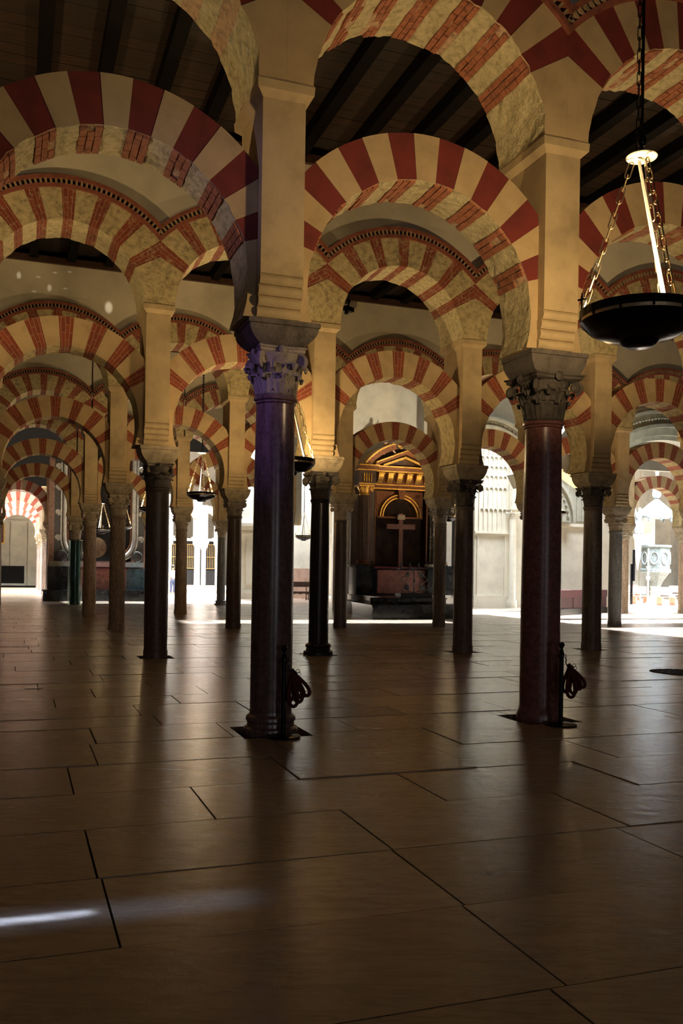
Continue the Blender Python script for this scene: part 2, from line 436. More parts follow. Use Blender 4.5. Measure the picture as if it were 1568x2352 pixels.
def voussoir_mesh(A, t0, t1, mats, red, hi, seed, rough=.012):
    """mats = [face, soffit]"""
    nt, nr, nd = (3, 2, 7) if hi else (2, 1, 2)
    m = MB(); th = A['th']; vs = []; R = A['R']; zmin = A['spring']-A['c']
    off = .006 if red else 0.0
    face = -th/2+off
    def P(a, b, d):      # a angle frac, b radial frac, d depth frac
        t = t0+(t1-t0)*a; r1 = outer_r(A, t)
        r = R+(r1-R)*b; y = face+(th-2*off)*d
        if b == 0:
            n = vnoise(t*R*9, y*9, seed*0+3)*rough*2 + vnoise(t*R*25, y*25, 5)*rough
            if hi: r += n + (.004 if red else 0)
            if hi and (d == 0 or d == 1): r += abs(vnoise(t*40, seed, 9))*rough*1.6
        x, z = r*cos(t), r*sin(t)
        if z < zmin: z = zmin
        return (x, y, z)
    idx = {}
    def V(a, b, d):
        k = (a, b, d)
        if k not in idx: idx[k] = len(m.v); m.v.append(P(a/nt, b/nr, d/nd))
        return idx[k]
    def q(f, mi): m.f.append(f); m.mi.append(mi)
    for a in range(nt):
        for b in range(nr):
            q((V(a+1, b, 0), V(a+1, b+1, 0), V(a, b+1, 0), V(a, b, 0)), 0)
            q((V(a, b, nd), V(a, b+1, nd), V(a+1, b+1, nd), V(a+1, b, nd)), 0)
        for d in range(nd):
            q((V(a+1, 0, d+1), V(a+1, 0, d), V(a, 0, d), V(a, 0, d+1)), 1)
            q((V(a, nr, d+1), V(a, nr, d), V(a+1, nr, d), V(a+1, nr, d+1)), 0)
    for b in range(nr):
        for d in range(nd):
            q((V(0, b, d+1), V(0, b, d), V(0, b+1, d), V(0, b+1, d+1)), 0)
            q((V(nt, b+1, d+1), V(nt, b+1, d), V(nt, b, d), V(nt, b, d+1)), 0)
    # arch normals: flip to point outward
    m.f = [tuple(reversed(f)) for f in m.f]
    return m.mesh('voussoir', mats)
ARCH_CACHE = {}
def arch_set(key, A, n_red_pitch, first_red, redmats, creammats, hi, rough):
    """list of (mesh, red, mid angle)"""
    if key in ARCH_CACHE: return ARCH_CACHE[key]
    out = []; p = n_red_pitch
    amin = math.asin((A['spring']-A['c'])/A['R'])
    # keystone red centred on the crown; alternate outwards
    ang = []
    k = 0
    narrow = key[0] != 0 and key[1] == 'upper'
    pr, pc = (p*.80, p*1.2) if narrow else ((p*.9, p*1.1) if key[0] != 0 else (p, p))
    crown = not (key == (0, 'lower'))
    c0 = pr if crown else pc
    t = pi/2-c0/2
    right = [(t, t+c0, crown)]
    red = not crown
    while t-(pr if red else pc) > first_red:
        q_ = pr if red else pc
        right.append((t-q_, t, red)); red = not red; t -= q_
    if right[-1][2] is False: pass
    if not right[-1][2]:
        a0, a1, r_ = right.pop(); right.append((amin, a1, False))
    else: right.append((amin, t, False))
    allv = list(right) + [(pi-b, pi-a, r_) for a, b, r_ in right[1:]]
    for s, (a, b, r_) in enumerate(allv):
        if b-a > .5:   # long springer: split in two or three stones
            nsp = 2 if b-a < .8 else 3
            for z in range(nsp):
                a_, b_ = a+(b-a)*z/nsp, a+(b-a)*(z+1)/nsp
                out.append((voussoir_mesh(A, a_, b_, creammats, False, hi, s+z*31, rough), False, (a_+b_)/2))
        else:
            out.append((voussoir_mesh(A, a, b, redmats if r_ else creammats, r_, hi, s, rough), r_, (a+b)/2))
    ARCH_CACHE[key] = out; return out
def brick_mesh(R, pitch, depth):
    m = MB(); h = .5*pitch*.86; n = 2; vs = []
    r0, r1 = R-.014, R+.03
    for r in (r0, r1):
        for y in (-depth/2, depth/2):
            for a in (-h, 0, h): vs.append((r*cos(a), y, r*sin(a)))
    # verts: [r][y][a]
    def I(r, y, a): return r*6+y*3+a
    fs = []
    for a in range(2):
        fs += [(I(0, 0, a), I(0, 0, a+1), I(0, 1, a+1), I(0, 1, a)), (I(1, 1, a), I(1, 1, a+1), I(1, 0, a+1), I(1, 0, a)),
               (I(0, 0, a+1), I(0, 0, a), I(1, 0, a), I(1, 0, a+1)), (I(0, 1, a), I(0, 1, a+1), I(1, 1, a+1), I(1, 1, a))]
    fs += [(I(0, 0, 0), I(0, 1, 0), I(1, 1, 0), I(1, 0, 0)), (I(0, 1, 2), I(0, 0, 2), I(1, 0, 2), I(1, 1, 2))]
    m.add(vs, fs); return m.mesh('brick', M_BRICK)
def build_arch(i, u, w, tier, label, bricks=False, kind='n', group=None):
    A = (LOW0 if i == 0 else LOWN) if tier == 'lower' else UPP
    hi = i <= 1
    if i == 0: rm, cm = [M_RED, M_MORTAR], [M_CREAM, M_ROUGH]
    elif i >= 5: rm, cm = [M_FARRED, M_FARRED], [M_FARCREAM, M_FARCREAM]
    elif tier == 'upper': rm, cm = [M_BRKW, M_BRKW], [M_PIER2, M_ROUGH]
    else: rm, cm = [M_BRK, M_BRKW], [M_CREAM, M_PIER2]
    pitch = radians(9.7) if tier == 'lower' else radians(9.2)
    if i >= 1 and tier == 'lower': pitch = radians(9.4)
    if i >= 1 and tier == 'upper': pitch = radians(9.6)
    fr = radians(12 if tier == 'lower' else 24)
    if i >= 1: fr = radians(20)
    if tier == 'upper' and i >= 1: fr = radians(24)
    vs = arch_set((min(i, 5) if i in (0, 1) or i >= 5 else 2, tier), A, pitch, fr, rm, cm, hi, .018 if (i == 0 and tier == 'upper') else .010)
    t = thing('arch', label, 'arch', LC(u, w, A['c']), TH, group)
    bp = pitch/3; nb = 4 if tier == 'upper' else 3
    for me, red, mid in vs:
        v = put('voussoir', me, t)
        if bricks and red:
            bm_ = ARCH_CACHE.get(('brick', tier))
            if bm_ is None: bm_ = ARCH_CACHE[('brick', tier)] = [brick_mesh(A['R'], bp, (A['th']-.04)/nb*.93*s_) for s_ in (1, .5)]
            for c in range(3):
                y = -A['th']/2+.02; full = (A['th']-.04)/nb
                seq = [1]*nb if c % 2 == 0 else [.5]+[1]*(nb-1)+[.5]
                for s_ in seq:
                    if RNG.random() > .12:
                        put('brick', bm_[0 if s_ == 1 else 1], v, M=Matrix.Translation((0, y+full*s_/2, 0)) @ Matrix.Rotation(-(mid+(c-1)*bp)+RNG.uniform(-.003, .003), 4, 'Y'))
                    y += full*s_
    return t
M_FARRED = mat('daylit_red_voussoir', (.50, .13, .08), .8, scale=6, var=.2, bump=.1)  # paler copy of the voussoir red, daylight put into the colour
M_FARCREAM = mat('daylit_cream_voussoir', (.72, .60, .48), .8, scale=6, var=.12, bump=.1)  # paler copy of the voussoir cream, daylight put into the colour

# ------------------------------------------------------------------ piers, walls over the arches, cornices
def pier_mesh(z0, z1):
    m = MB(); m.box(-.21, .21, -.42, .42, z0+.39, z1-.15); m.box(-.205, .205, -.30, .30, z0, z0+.391); return m
def roll_mesh(k, z0, sgn):
    """one roll of the stepped modillion at the foot of the pier face"""
    m = MB(); n = 8; h = .098; zt = z0+.395-k*h; yo = .425-k*.026
    pts = [(.26, zt)]
    for q in range(n+1):
        a = pi*q/n; pts.append((yo-.030+.030*sin(a)**.7, zt-h*q/n))
    pts.append((.26, zt-h)); wd = .212+.006*(k % 2)
    vs = [(-wd, sgn*y, z) for y, z in pts]+[(wd, sgn*y, z) for y, z in pts]; N = len(pts)
    fs = [tuple(range(N)), tuple(range(2*N-1, N-1, -1))]+[(a, a+N, (a+1) % N+N, (a+1) % N) for a in range(N)]
    if sgn > 0: fs = [tuple(reversed(f)) for f in fs]
    return m.add(vs, fs)
def impost_mesh(z1):
    """chamfered band on which the upper arch springs"""
    m = MB(); lv = [(.212, .422, z1-.16), (.275, .485, z1-.10), (.28, .49, z1-.02), (.27, .48, z1)]
    vs = [(sx*a, sy*b, z) for a, b, z in lv for sx, sy in ((-1, -1), (1, -1), (1, 1), (-1, 1))]
    fs = [(k*4+q, k*4+(q+1) % 4, (k+1)*4+(q+1) % 4, (k+1)*4+q) for k in range(3) for q in range(4)]+[(3, 2, 1, 0), (12, 13, 14, 15)]
    return m.add(vs, fs)
PM = {}
for key, z0 in (('0', 4.0), ('n', 3.75)):
    PM[key] = (pier_mesh(z0, 6.2).mesh('pier_shaft', M_PIER), [roll_mesh(k, z0, sg).mesh('roll_moulding', M_PIER, True) for k in range(4) for sg in (-1, 1)], impost_mesh(6.2).mesh('impost_band', M_PIER))
def build_pier(i, u, w, label):
    a, rolls, b = PM['0' if i == 0 else 'n']
    t = thing('pier', label, 'pier', LC(u, w, 0), TH)
    put('pier_shaft', a, t)
    if i <= 3:
        for r in rolls: put('roll_moulding', r, t)
    put('impost_band', b, t); return t

ZW = 9.2
def curve_z(u, add):   # height of the cornice curve over a bay centred at u=0
    R = UPP['ext'][1]+add; c = UPP['c']+UPP['ext'][0]
    return c+sqrt(max(0, R*R-u*u))
def wall_piece(u0, u1, n, add=.18, zt=ZW, y=.40):
    m = MB(); us = [u0+(u1-u0)*k/n for k in range(n+1)]
    poly = [(x, curve_z(x, add-.02)) for x in us]
    vs = [(x, sy, z) for sy in (-y, y) for x, z in poly]+[(x, sy, zt) for sy in (-y, y) for x, z in poly]; N = n+1
    fs = []
    for k in range(n):
        fs += [(k, k+1, 2*N+k+1, 2*N+k), (N+k+1, N+k, 3*N+k, 3*N+k+1), (k+1, k, N+k, N+k+1), (2*N+k, 2*N+k+1, 3*N+k+1, 3*N+k)]
    fs += [(0, 2*N, 3*N, N), (n, N+n, 3*N+n, 2*N+n)]
    return m.add(vs, fs)
def band(add0, add1, y0, y1, n=24, u0=-1.535, u1=1.535):
    m = MB(); vs = []; N = n+1
    c = UPP['c']+UPP['ext'][0]
    def pt(x, add):
        z = curve_z(x, add); return z
    for y in (y0, y1):
        for add in (add0, add1):
            for k in range(N): x = u0+(u1-u0)*k/n; vs.append((x, y, pt(x, add)))
    def I(y, a, k): return (y*2+a)*N+k
    fs = []
    for k in range(n):
        fs += [(I(0, 0, k), I(0, 0, k+1), I(0, 1, k+1), I(0, 1, k)), (I(1, 0, k+1), I(1, 0, k), I(1, 1, k), I(1, 1, k+1)),
               (I(1, 0, k), I(1, 0, k+1), I(0, 0, k+1), I(0, 0, k)), (I(0, 1, k), I(0, 1, k+1), I(1, 1, k+1), I(1, 1, k))]
    fs += [(I(0, 0, 0), I(0, 1, 0), I(1, 1, 0), I(1, 0, 0)), (I(0, 0, n), I(1, 0, n), I(1, 1, n), I(0, 1, n))]
    return m.add(vs, fs)
FILLET = [band(-.01, .05, -.53, -.38).mesh('cornice_fillet', M_CORN), band(.05, .125, -.47, -.38).mesh('cornice_ground', M_PIT),  # ground behind the teeth coloured near black
          band(.125, .185, -.56, -.38).mesh('cornice_cap', M_CORN)]
BACKF = [band(-.01, .185, .38, .50, 16).mesh('cornice_back', M_CORN)]
DENT = MB().box(-.017, .017, -.53, -.40, 0, .078).mesh('dentil', M_CORNL)
def dentil_mats():
    out = []; R = UPP['ext'][1]+.047; c = UPP['c']+UPP['ext'][0]; amax = math.asin(1.50/R); n = 42
    for k in range(n):
        a = -amax+2*amax*k/(n-1)
        out.append(Matrix.Translation((R*sin(a), 0, c+R*cos(a))) @ Matrix.Rotation(a, 4, 'Y'))
    return out
DM = dentil_mats()
_m = MB()
for M_ in DM:
    k0 = len(_m.v); _m.box(-.017, .017, -.53, -.40, 0, .078); _m.xf(M_, k0)
DENTS = _m.mesh('dentils', M_CORNL)
WALLP = wall_piece(-1.5356, 1.5356, 20).mesh('wall_panel', M_PLASTER)
def cornice(i, u, w, label, single):
    t = thing('cornice', label, 'cornice', LC(u, w, 0), TH)
    for nme, me in zip(('fillet', 'dentil_ground', 'cap_moulding'), FILLET): put(nme, me, t)
    if single:
        for M_ in DM: put('dentil', DENT, t, M=M_)
    else:
        o = put('dentil_course', DENTS, t); o['kind'] = 'stuff'
    return t

# ------------------------------------------------------------------ columns
def leaf_mesh(h, w0, out, th=.014, hi=True, r0=.19, flare=.05):
    """acanthus leaf rooted at z=0 on radius r0 facing +x, tip curling outward and down"""
    n, c = (9, 7) if hi else (5, 3); g = []
    for a in range(n):
        s = a/(n-1)
        if s < .72: x = r0+flare*s/.72; z = h*s/.72
        else:
            q = (s-.72)/.28; x = r0+flare+out*sin(q*2.4)*.9; z = h+out*.55*sin(q*pi*.5)-out*1.0*q*q
        wd = w0*(.72+.45*sin(pi*min(1, s*1.05))**.8)*(1 if s < .72 else (1-.55*(s-.72)/.28))
        row = []
        for b in range(c):
            t = b/(c-1)*2-1
            lob = 1+(.10*sin(s*26+abs(t)*2) if hi else 0)
            y = t*wd/2*lob
            x2 = sqrt(max(0.0, x*x-y*y*.9))+ (.012*(1-abs(t)) if hi else 0) - .006*cos(t*9)*(1 if hi else 0)
            row.append((x2, y, z))
        g.append(row)
    return MB().shell(g, -th)
def volute_mesh(r, th, hi=True):
    """spiral scroll in the xz plane, extruded in y"""
    m = MB(); n = 22 if hi else 12; pts = []
    for k in range(n):
        a = -pi/2+k/(n-1)*2*pi*1.6; rr = r*(1-.72*k/(n-1)); pts.append((rr*cos(a), 0, rr*sin(a)))
    m.tube(pts, [th*(1-.5*k/(n-1)) for k in range(n)], 6)
    m.lathe([(r*.80, -th*.35), (r*.80, th*.35)], 14, 0)
    # lathe is about z; turn it about y
    k0 = len(m.v)-28
    for k in range(k0, len(m.v)): x, y, z = m.v[k]; m.v[k] = (x, z, y)
    return m
CAPM = {}
def capital(parent, z0, z1, rs, half, matl, detail, style=0):
    H = z1-z0
    key = (round(H, 2), round(rs, 2), round(half, 2), matl.name, detail, style)
    if key not in CAPM:
        bell = MB().lathe([(rs*1.0, 0), (rs*1.08, .02), (rs*1.0, .045), (rs*.98, H*.3), (rs*1.08, H*.55), (rs*1.28, H*.78), (rs*1.36, H*.86)], 24 if detail > 1 else 14)
        ab = MB(); n = 8
        ring = []
        for s_ in range(4):
            for k in range(n):
                t = k/n*2-1; x = t*half; y = -half+.07*half*2*(1-t*t)
                if k == 0: x, y = -half*.93, -half*1.0
                a = s_*pi/2; ring.append((x*cos(a)-y*sin(a), x*sin(a)+y*cos(a)))
        N = len(ring); lv = [(.90, H*.86), (1.0, H*.90), (1.0, H*.95), (1.06, H*.97), (1.06, H)]
        vs = [(x*s_, y*s_, z) for s_, z in lv for x, y in ring]
        fs = [(k*N+q, k*N+(q+1) % N, (k+1)*N+(q+1) % N, (k+1)*N+q) for k in range(4) for q in range(N)]+[tuple(range(N-1, -1, -1)), tuple(4*N+q for q in range(N))]
        ab.add(vs, fs)
        hi = detail > 1
        la = leaf_mesh(H*.36, rs*.78, rs*.26, hi=hi, r0=rs*1.02, flare=rs*.14)
        lb = leaf_mesh(H*.30, rs*.80, rs*.34, hi=hi, r0=rs*1.06, flare=rs*.22)
        vo = volute_mesh(H*.165 if style == 0 else H*.13, H*.055, hi); vo.xf(Matrix.Translation((half*1.12, 0, H*.72)))
        hc = volute_mesh(H*.09, H*.03, hi)
        hc.xf(Matrix.Translation((0, -half*.80, H*.74)))
        fl = MB().lathe([(.001, -.01), (half*.15, -.008), (half*.17, .006), (half*.10, .02), (.001, .028)], 10, cap=False); fl.xf(Matrix.Translation((half*.98, 0, H*.93)) @ Matrix.Rotation(pi/2, 4, 'Y'))
        if detail > 0:
            CAPM[key] = [x.mesh(nm, matl, True) for x, nm in ((bell, 'bell'), (ab, 'abacus'), (la, 'acanthus_leaf'), (lb, 'acanthus_leaf'), (vo, 'volute'), (hc, 'scroll'), (fl, 'fleuron'))]
        else:
            big = MB(); big.add(bell.v, bell.f); big.add(ab.v, ab.f)
            for src, nn, off_, dz in ((la, 8, 0, H*.02), (lb, 8, .5, H*.30), (vo, 4, .5, 0)):
                for k in range(nn):
                    k0 = len(big.v); big.add(src.v, src.f); big.xf(Matrix.Rotation(2*pi*(k+off_)/nn, 4, 'Z') @ Matrix.Translation((0, 0, dz)), k0)
            CAPM[key] = [big.mesh('capital', matl, True)]
    ms = CAPM[key]
    if detail == 0:
        return put('capital', ms[0], parent, (0, 0, z0))
    bell, ab, la, lb, vo, hc, fl = ms
    c = put('capital', bell, parent, (0, 0, z0)); put('abacus', ab, c)
    for k in range(8): put('acanthus_leaf', la, c, (0, 0, H*.04), 2*pi*k/8)
    for k in range(8): put('acanthus_leaf', lb, c, (0, 0, H*.30), 2*pi*(k+.5)/8)
    for k in range(4): put('volute', vo, c, (0, 0, 0), pi/4+pi/2*k)
    for k in range(4):
        put('fleuron', fl, c, (0, 0, 0), pi/2*k)
        for sx in (-1, 1): put('scroll', hc, c, M=Matrix.Rotation(pi/2*k, 4, 'Z') @ Matrix.Translation((sx*H*.12, 0, 0)))
    return c
def impost_block(parent, z0, z1, b0, matl, hu=.345, hw=.305):
    key = ('blk', round(z1-z0, 2), round(b0, 2), matl.name)
    if key not in CAPM:
        m = MB(); H = z1-z0; lv = []
        for k in range(8):
            q = k/7; s_ = sin(q*pi/2)**.8
            lv.append((b0+(hu-b0)*s_, b0+(hw-b0)*s_, H*.78*q))
        lv += [(hu+.012, hw+.012, H*.80), (hu+.012, hw+.012, H)]
        vs = [(sx*a, sy*b, z) for a, b, z in lv for sx, sy in ((-1, -1), (1, -1), (1, 1), (-1, 1))]
        K = len(lv); fs = [(k*4+q, k*4+(q+1) % 4, (k+1)*4+(q+1) % 4, (k+1)*4+q) for k in range(K-1) for q in range(4)]+[(3, 2, 1, 0), tuple((K-1)*4+q for q in range(4))]
        CAPM[key] = m.add(vs, fs).mesh('impost_block', matl, True)
    return put('impost_block', CAPM[key], parent, (0, 0, z0))
def build_column(i, j, label, sm, r0, r1, zt, capm=M_CAP, half=.26, base='none', spiral=False, detail=0, loc=None, zcap=None, style=0, dz=0, blk=True):
    u, w = row_uw(i, j) if loc is None else (0, 0)
    t = thing('column', label, 'column', LC(u, w, dz) if loc is None else loc, TH)
    zc = zcap if zcap else (3.77 if i == 0 else 3.46); zb = 4.0 if i == 0 else 3.75
    n = 48 if i == 0 else 28
    zb0 = -.075 if (i, j) in COLS0 else 0.0
    z_s = {'none': 0, 'attic': .22, 'torus': .17, 'plain': .10}[base]
    prof = []
    K = 14 if not spiral else 60
    for k in range(K+1):
        q = k/K; z = z_s*.9+(zt-.07-z_s*.9)*q
        r = r0+(r1-r0)*q+.006*sin(pi*q)
        prof.append((r, z))
    m = MB()
    if spiral: m.lathe(prof, 96, 0, flute=14, twist=2.4*(1 if spiral > 0 else -1), fd=.024)
    else: m.lathe(prof, n)
    put('shaft', m.mesh('shaft', sm, True), t)
    put('collar', MB().lathe([(r1*1.0, zt-.075), (r1*1.07, zt-.065), (r1*1.04, zt-.045), (r1*1.13, zt-.035), (r1*1.15, zt-.015), (r1*1.08, zt)], n).mesh('collar', sm, True), t)
    if base == 'none':
        put('base', MB().lathe([(r0*1.0+.012, zb0), (r0*1.0+.012, .12), (r0*1.0+.002, .15)], n).mesh('base', sm, True), t)
    elif base == 'plain':
        put('base', MB().lathe([(r0*1.12, zb0), (r0*1.14, .05), (r0*1.06, .10), (r0*1.01, .14)], n).mesh('base', sm, True), t)
    elif base == 'torus':
        put('base', MB().lathe([(r0*1.30, zb0), (r0*1.33, .0), (r0*1.30, .045), (r0*1.14, .065), (r0*1.12, .10), (r0*1.20, .125), (r0*1.18, .155), (r0*1.02, .18), (r0, .21)], n).mesh('base', MS_TAN if i else sm, True), t)
    else:
        b = MB(); b.lathe([(r0*1.48, zb0), (r0*1.52, .03), (r0*1.46, .07), (r0*1.25, .085), (r0*1.20, .13), (r0*1.30, .15), (r0*1.32, .18), (r0*1.2, .205), (r0*1.02, .22), (r0, .25)], n)
        b.box(-r0*1.5, r0*1.5, -r0*1.5, r0*1.5, zb0, .012)
        put('base', b.mesh('base', sm, True), t)
    capital(t, zt, zc, r1, half, capm, detail, style)
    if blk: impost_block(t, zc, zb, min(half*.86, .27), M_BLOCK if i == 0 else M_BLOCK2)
    return t
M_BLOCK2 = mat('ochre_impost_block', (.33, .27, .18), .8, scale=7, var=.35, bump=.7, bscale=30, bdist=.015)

ORD = ['nearest', 'second', 'third', 'fourth', 'fifth', 'sixth', 'seventh', 'eighth', 'ninth']
CD = {  # (row, place): label, shaft, r0, r1, top of shaft, capital mat, half, base, spiral, detail, style
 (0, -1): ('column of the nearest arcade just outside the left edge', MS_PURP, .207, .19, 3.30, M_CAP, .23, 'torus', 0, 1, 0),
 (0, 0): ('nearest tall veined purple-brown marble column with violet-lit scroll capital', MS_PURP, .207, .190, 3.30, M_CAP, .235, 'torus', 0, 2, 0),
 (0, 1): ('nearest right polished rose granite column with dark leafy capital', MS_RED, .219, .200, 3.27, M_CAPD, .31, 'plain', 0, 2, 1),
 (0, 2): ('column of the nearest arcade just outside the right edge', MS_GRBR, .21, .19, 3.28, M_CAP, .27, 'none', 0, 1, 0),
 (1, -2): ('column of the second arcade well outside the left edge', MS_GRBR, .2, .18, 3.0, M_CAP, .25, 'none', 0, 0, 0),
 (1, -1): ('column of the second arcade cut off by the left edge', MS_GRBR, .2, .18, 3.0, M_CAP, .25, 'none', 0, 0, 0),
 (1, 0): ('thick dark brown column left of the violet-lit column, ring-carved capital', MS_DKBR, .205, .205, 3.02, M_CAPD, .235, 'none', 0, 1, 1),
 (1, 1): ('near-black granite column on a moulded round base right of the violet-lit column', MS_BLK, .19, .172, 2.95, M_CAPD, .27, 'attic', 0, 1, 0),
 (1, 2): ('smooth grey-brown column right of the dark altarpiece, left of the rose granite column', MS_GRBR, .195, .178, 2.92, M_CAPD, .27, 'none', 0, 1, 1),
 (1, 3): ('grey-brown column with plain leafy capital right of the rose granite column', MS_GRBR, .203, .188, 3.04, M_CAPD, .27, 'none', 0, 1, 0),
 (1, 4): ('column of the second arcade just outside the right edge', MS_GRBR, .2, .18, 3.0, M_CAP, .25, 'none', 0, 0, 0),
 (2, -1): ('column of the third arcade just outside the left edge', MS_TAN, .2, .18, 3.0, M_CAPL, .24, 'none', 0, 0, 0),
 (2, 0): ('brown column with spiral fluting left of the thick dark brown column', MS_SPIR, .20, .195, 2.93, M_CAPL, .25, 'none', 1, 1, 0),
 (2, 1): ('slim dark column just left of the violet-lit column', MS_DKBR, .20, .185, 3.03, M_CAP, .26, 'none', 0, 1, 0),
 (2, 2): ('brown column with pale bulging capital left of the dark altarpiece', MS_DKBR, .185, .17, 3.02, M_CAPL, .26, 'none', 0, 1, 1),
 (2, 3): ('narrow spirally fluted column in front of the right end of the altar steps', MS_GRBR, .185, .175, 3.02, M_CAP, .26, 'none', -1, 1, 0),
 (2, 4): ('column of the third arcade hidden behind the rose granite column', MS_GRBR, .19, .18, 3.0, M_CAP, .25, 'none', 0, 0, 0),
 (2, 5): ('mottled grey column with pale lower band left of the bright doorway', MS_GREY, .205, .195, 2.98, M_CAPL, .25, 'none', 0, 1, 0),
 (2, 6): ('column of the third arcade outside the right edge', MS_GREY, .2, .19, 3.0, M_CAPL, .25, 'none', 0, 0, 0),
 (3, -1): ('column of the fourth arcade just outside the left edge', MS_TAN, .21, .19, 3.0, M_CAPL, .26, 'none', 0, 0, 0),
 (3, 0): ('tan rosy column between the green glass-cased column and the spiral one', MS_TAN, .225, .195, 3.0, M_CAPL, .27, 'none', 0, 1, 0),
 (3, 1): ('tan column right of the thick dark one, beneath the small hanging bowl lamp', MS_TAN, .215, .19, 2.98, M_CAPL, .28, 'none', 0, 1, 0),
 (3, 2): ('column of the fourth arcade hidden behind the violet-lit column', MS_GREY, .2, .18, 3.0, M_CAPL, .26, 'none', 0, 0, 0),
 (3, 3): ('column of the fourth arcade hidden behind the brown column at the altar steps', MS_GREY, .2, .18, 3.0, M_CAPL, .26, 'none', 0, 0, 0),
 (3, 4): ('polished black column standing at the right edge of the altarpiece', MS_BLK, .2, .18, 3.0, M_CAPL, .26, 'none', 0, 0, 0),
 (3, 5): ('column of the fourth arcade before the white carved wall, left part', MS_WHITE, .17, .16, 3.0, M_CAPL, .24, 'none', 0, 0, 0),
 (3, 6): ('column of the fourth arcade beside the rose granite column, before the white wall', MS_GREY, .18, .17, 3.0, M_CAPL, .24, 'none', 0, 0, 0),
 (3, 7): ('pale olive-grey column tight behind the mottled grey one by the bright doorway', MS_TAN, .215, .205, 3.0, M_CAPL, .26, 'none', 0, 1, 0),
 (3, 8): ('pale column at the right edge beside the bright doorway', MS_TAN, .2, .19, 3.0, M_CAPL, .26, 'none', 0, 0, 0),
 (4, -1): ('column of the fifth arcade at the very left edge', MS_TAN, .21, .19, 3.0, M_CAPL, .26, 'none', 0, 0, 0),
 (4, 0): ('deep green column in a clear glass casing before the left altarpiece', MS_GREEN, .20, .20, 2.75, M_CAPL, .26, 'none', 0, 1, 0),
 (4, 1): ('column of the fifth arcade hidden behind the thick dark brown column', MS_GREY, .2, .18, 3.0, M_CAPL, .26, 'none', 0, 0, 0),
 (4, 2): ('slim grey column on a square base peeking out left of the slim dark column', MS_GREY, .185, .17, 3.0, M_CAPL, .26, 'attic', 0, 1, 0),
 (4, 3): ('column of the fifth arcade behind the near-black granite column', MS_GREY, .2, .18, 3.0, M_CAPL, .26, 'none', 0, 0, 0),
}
SKIP = {(3, 3), (3, 4), (3, 5), (3, 6), (4, 3)}
for (i, j), (lab, sm, r0, r1, zt, cm, half, base, spiral, det, style) in CD.items():
    if (i, j) in SKIP: continue
    build_column(i, j, lab, sm, r0, r1, zt, cm, half, base, spiral, det, style=style)
# glass casing of the green column
u_, w_ = row_uw(4, 0)
g = thing('glass_casing', 'tall clear glass cylinder casing around the deep green column', 'glass casing', LC(u_, w_, 0))
gm = MB(); gm.lathe([(.285, .03), (.285, 2.72)], 32, cap=False); gm.lathe([(.277, 2.72), (.277, .03)], 32, cap=False)
gm.add([], [])
put('glass_tube', gm.mesh('glass_tube', M_GLASS, True), g)
for z in (.0, 2.70):
    rm_ = MB(); n = 32; rm_.tube([(.283*cos(2*pi*k/n), .283*sin(2*pi*k/n), z+.02) for k in range(n)], .014, 6, closed=True)
    put('metal_rim', rm_.mesh('metal_rim', M_BRASS, True), g)
# far corridor columns (rows 6 to 9 on the left) and their arches
FARJ = {5: (-1, 0), 6: (-1, 0), 7: (-1, 0), 8: (-1, 0)}
for i, js in FARJ.items():
    for j in js:
        side = 'left' if j == -1 else 'right'
        build_column(i, j, f'daylit rosy column on the {side} of the far left corridor, {ORD[i-5]} pair', MS_WHITE, .2, .18, 3.0, M_CAPL, .25, 'none', 0, 0)

# ---- arcades: which bays are built in each row: bay j spans columns j and j+1
BAYS = {0: range(-1, 2), 1: range(-2, 4), 2: range(-1, 6), 3: [-1, 0, 1, 7], 4: range(-1, 3)}
MOFF = {0: -.07, 1: -.09, 2: -.06, 3: -.03, 4: -.02}
PLACE = {
 (0, -1): 'at the upper left, left of the violet-lit column', (0, 0): 'between violet-lit and rose granite columns', (0, 1): 'at the upper right edge behind the big bowl lamp',
 (1, -2): 'outside the left edge', (1, -1): 'left of the thick dark brown column', (1, 0): 'from thick dark brown to violet-lit column', (1, 1): 'above the dark altarpiece axis',
 (1, 2): 'crossing behind the rose granite column', (1, 3): 'at the right edge above the bright doorway',
 (2, -1): 'at the left edge above the spiral column', (2, 0): 'between the spiral column and the slim dark column', (2, 1): 'mostly behind the violet-lit column', (2, 2): 'directly before the altarpiece pediment',
 (2, 3): 'right of the altarpiece', (2, 4): 'just right of rose granite column', (2, 5): 'maroon and grey, above the bright doorway',
 (3, -1): 'at the left edge leading to the corridor', (3, 0): 'over the small hanging bowl lamp side', (3, 1): 'behind the slim dark column', (3, 2): 'hidden behind the near-black column', (3, 3): 'framing the altarpiece pediment',
 (3, 4): 'behind the grey-brown column', (3, 5): 'in front of the white carved wall', (3, 6): 'right of the rose granite column', (3, 7): 'small, above the bright doorway',
 (4, -1): 'at the mouth of the far left corridor', (4, 0): 'over the left altarpiece', (4, 1): 'over the bright far nave', (4, 2): 'behind the violet-lit column'}
NOUP = {(3, 7)}
NOWALL = {(3, 7)}
